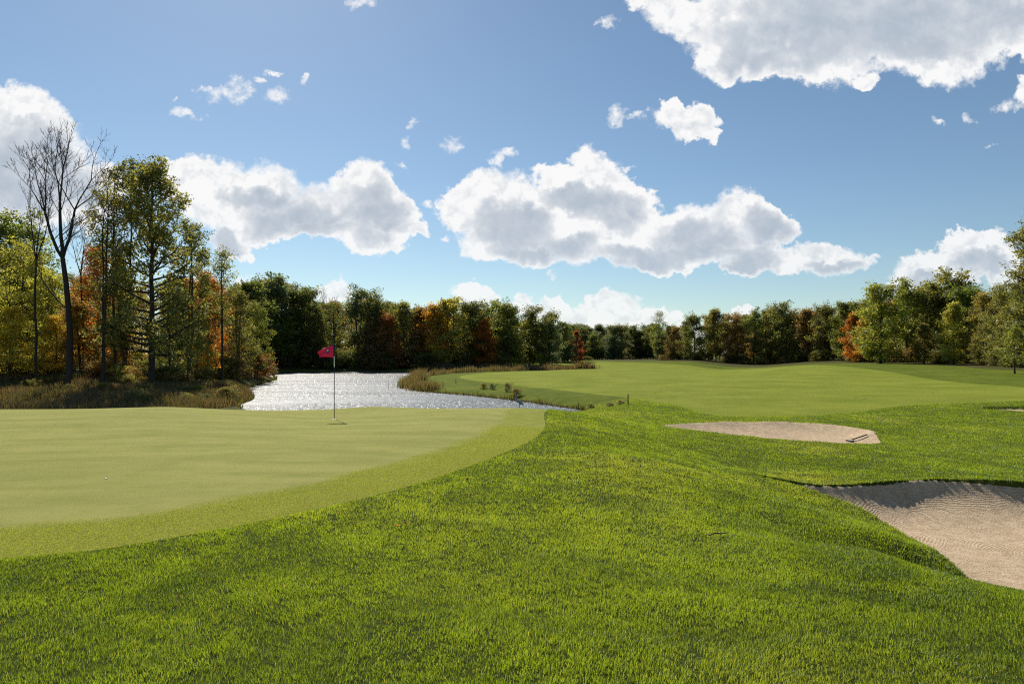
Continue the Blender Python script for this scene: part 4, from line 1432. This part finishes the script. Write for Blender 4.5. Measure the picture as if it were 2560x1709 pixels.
xf = (1641 / 2.2943 - 512) / F * 140
golf_flag(xf, 140, 2.3, WHITE, 'distant golf flagstick with white flag at the far green', .04, R(10), [(.25, BLACK, .022), (.5, WHITE, .022), (.75, BLACK, .022), (1.0, WHITE, .022)])

# hazard stakes
def stake(X, Y, H, label):
    r = empty('hazard_stake', (X, Y, h1(X, Y)))
    tag(r, label, 'stake')
    lathe('post', [(-.1, .03), (H * .9, .03), (H, .012)], STAKE, r, 8)
    lathe('cap', [(H * .80, .034), (H * .86, .034)], RED, r, 8)


Xs = (1441 / 2.2943 - 512) / F * 37.6
stake(Xs, 37.6, .62, 'dark hazard stake at the right end of the lake bank')
stake((1046 / 2.2943 - 512) / F * 68, 68, .5, 'small dark hazard stake on the grassy point near the reeds')

# bunker rake lying at the right end of the middle bunker
def rake():
    x0, y0, x1, y1 = 12.48, 24.0, 11.75, 23.75
    z = lambda x, y: float(sand_z(1, np.array([x]), np.array([y]), sdf(BUNK2, [x], [y], 3))[0])
    za, zb = z(x0, y0) + .05, z(x1, y1) + .05
    r = empty('bunker_rake', (x0, y0, za))
    tag(r, 'dark bunker rake lying on the sand of the middle bunker', 'rake')
    d = np.array([x1 - x0, y1 - y0, zb - za])
    v, f = tubes([(np.array([[0, 0, 0], d * .5, d]), np.array([.022, .022, .022]))], 8)
    obj('handle', mesh_np('handle', v, [f], BLACK, True), r)
    p = np.array([-d[1], d[0], 0]) / np.hypot(d[0], d[1])
    v, f = tubes([(np.array([d - p * .17, d, d + p * .17]), np.array([.03, .034, .03]))], 8)
    h = obj('rake_head', mesh_np('rake_head', v, [f], BLACK, True), r)
    tn = [(np.array([d + p * t, d + p * t + np.array([0.02, .02, -.07])]), np.array([.009, .005])) for t in np.linspace(-.15, .15, 7)]
    v, f = tubes(tn, 5)
    obj('tines', mesh_np('tines', v, [f], BLACK, True), h)


rake()

# fallen leaves and a twig on the grass
LEAFM = []
for nm, c in (('leaf_orange', (.62, .20, .02)), ('leaf_rust', (.34, .09, .02)), ('leaf_pale', (.62, .52, .36)), ('leaf_brown', (.12, .08, .05))):
    LEAFM.append(simple_mat(nm, c, .6, .2, 0, .25, 20))


def fallen_leaf(dx, dyy, zg, size, m, label, rz, lift=.035):
    X, Y, _ = pw(dx, dyy, zg)
    z = h1(X, Y)
    X, Y, _ = pw(dx, dyy, z)
    z = h1(X, Y) + lift
    k = 10
    lobes = []
    for i in range(k * 2):
        a = i / (k * 2) * 2 * pi
        r = size * (1.0 if i % 4 == 0 else (.62 if i % 2 == 0 else .42))
        lobes.append((math.cos(a) * r, math.sin(a) * r * .8, .35 * size * math.cos(a) ** 2))
    V = np.r_[np.array(lobes), [[0, 0, 0]]]
    n = len(lobes)
    t = np.stack([np.arange(n), (np.arange(n) + 1) % n, np.full(n, n)], -1)
    o = obj('fallen_leaf', mesh_np('fallen_leaf', V, [t], m), None, (X, Y, z))
    o.rotation_euler = (.4, .35, rz)
    sm = o.modifiers.new('thickness', 'SOLIDIFY')
    sm.thickness = .0015
    tag(o, label, 'leaf')


fallen_leaf(911, 1212, .05, .035, LEAFM[0], 'bright orange fallen leaf, left of two in the foreground rough', .3)
fallen_leaf(930, 1206, .05, .04, LEAFM[1], 'rusty fallen leaf, right of two in the foreground rough', 1.4)
fallen_leaf(1070, 1105, .05, .045, LEAFM[1], 'rusty fallen leaf in the rough close to the edge of the putting green', 2.4)
fallen_leaf(242, 1098, .1, .04, LEAFM[2], 'pale curled leaf lying on the putting green', .9, .012)
fallen_leaf(438, 1490, .06, .02, LEAFM[1], 'tiny rust-coloured leaf low in the left foreground', 2.2)
fallen_leaf(2076, 1160, -.7, .04, LEAFM[1], 'rusty leaf on the grass behind the front bunker', 1.0)
fallen_leaf(2247, 975, -1.0, .06, LEAFM[2], 'pale leaf on the dark rough right of the middle bunker', .2)
fallen_leaf(1360, 1240, -.1, .03, LEAFM[0], 'small orange leaf in the middle of the foreground rough', .8)

_base = None
for i in range(14):
    X, Y = prng.uniform(9, 30), prng.uniform(37, 62)
    if sdf(FAIR, [X], [Y])[0] < .5:
        continue
    if _base is None:
        fallen_leaf(1700, 900, -.75, .07, LEAFM[3], 'small brown leaf dropped on the fairway', .4, .02)
        _base = D.objects['fallen_leaf.%03d' % (len([o for o in D.objects if o.name.startswith('fallen_leaf')]) - 1)]
        _base['group'] = 'brown leaves scattered on the fairway'
    c = _base.copy()
    COL.objects.link(c)
    c.location = (X, Y, h1(X, Y) + .02)
    c.rotation_euler = (.3, .3, prng.uniform(0, 6))
    c.scale = [prng.uniform(.6, 1.3)] * 3

tw = empty('twig', (0, 0, 0))
Xt, Yt, _ = pw(1645, 1243, -.1)
tw.location = (Xt, Yt, h1(Xt, Yt) + .05)
tag(tw, 'short dark twig lying in the right foreground rough', 'twig')
v, f = tubes([(np.array([[-.09, 0, 0], [-.02, .01, .02], [.06, .02, .015], [.11, .0, .03]]), np.array([.006, .008, .007, .004])), (np.array([[.0, .012, .018], [.03, .05, .04], [.05, .07, .035]]), np.array([.005, .004, .002]))], 6)
obj('stick', mesh_np('stick', v, [f], LEAFM[3], True), tw)


# heron standing in the shallows
def heron():
    X, Y = (1190 / 2.2943 - 512) / F * 42.6, 42.6
    root = empty('heron', (X, Y, LAKE_Z - .12), R(-20))
    root.scale = (.85, .85, .85)
    tag(root, 'grey heron standing in the shallows of the lake', 'bird')
    # body, neck and head: one skinned chain, facing left and slightly towards us
    pts = [(0, 0, .62), (.16, 0, .54), (.30, 0, .44), (.40, 0, .37), (-.14, 0, .72), (-.20, 0, .82), (-.15, 0, .93), (-.14, 0, 1.02), (-.20, 0, 1.09), (-.27, 0, 1.09), (-.42, 0, 1.06)]
    ed = [(0, 1), (1, 2), (2, 3), (0, 4), (4, 5), (5, 6), (6, 7), (7, 8), (8, 9), (9, 10)]
    rad = [.125, .12, .07, .025, .085, .045, .036, .034, .046, .028, .006]
    me = D.meshes.new('body')
    me.from_pydata(pts, ed, [])
    b = obj('body', me, root)
    me.materials.append(simple_mat('heron_grey', (.30, .30, .30), .8, .1))
    md = b.modifiers.new('skin', 'SKIN')
    for i, r in enumerate(rad):
        sv = me.skin_vertices[0].data[i]
        sv.radius = (r * .8, r)
        sv.use_root = (i == 0)
    b.modifiers.new('sub', 'SUBSURF').levels = 2
    b.modifiers['sub'].render_levels = 2
    legm = simple_mat('heron_leg', (.09, .08, .05), .7, .2)
    for s in (-1, 1):
        v, f = tubes([(np.array([[.06, .05 * s, .52], [.09, .05 * s, .36], [.05, .05 * s, .18], [.04, .05 * s, -.05]]), np.array([.03, .014, .012, .010]))], 6)
        obj('leg', mesh_np('leg', v, [f], legm, True), root)
    v, f = tubes([(np.array([[-.26, 0, 1.09], [-.34, 0, 1.075], [-.44, 0, 1.055]]), np.array([.02, .014, .003]))], 6)
    obj('bill', mesh_np('bill', v, [f], simple_mat('heron_bill', (.45, .32, .08), .5, .3), True), root)


heron()
print('trees and shrubs:', n_tree[0])
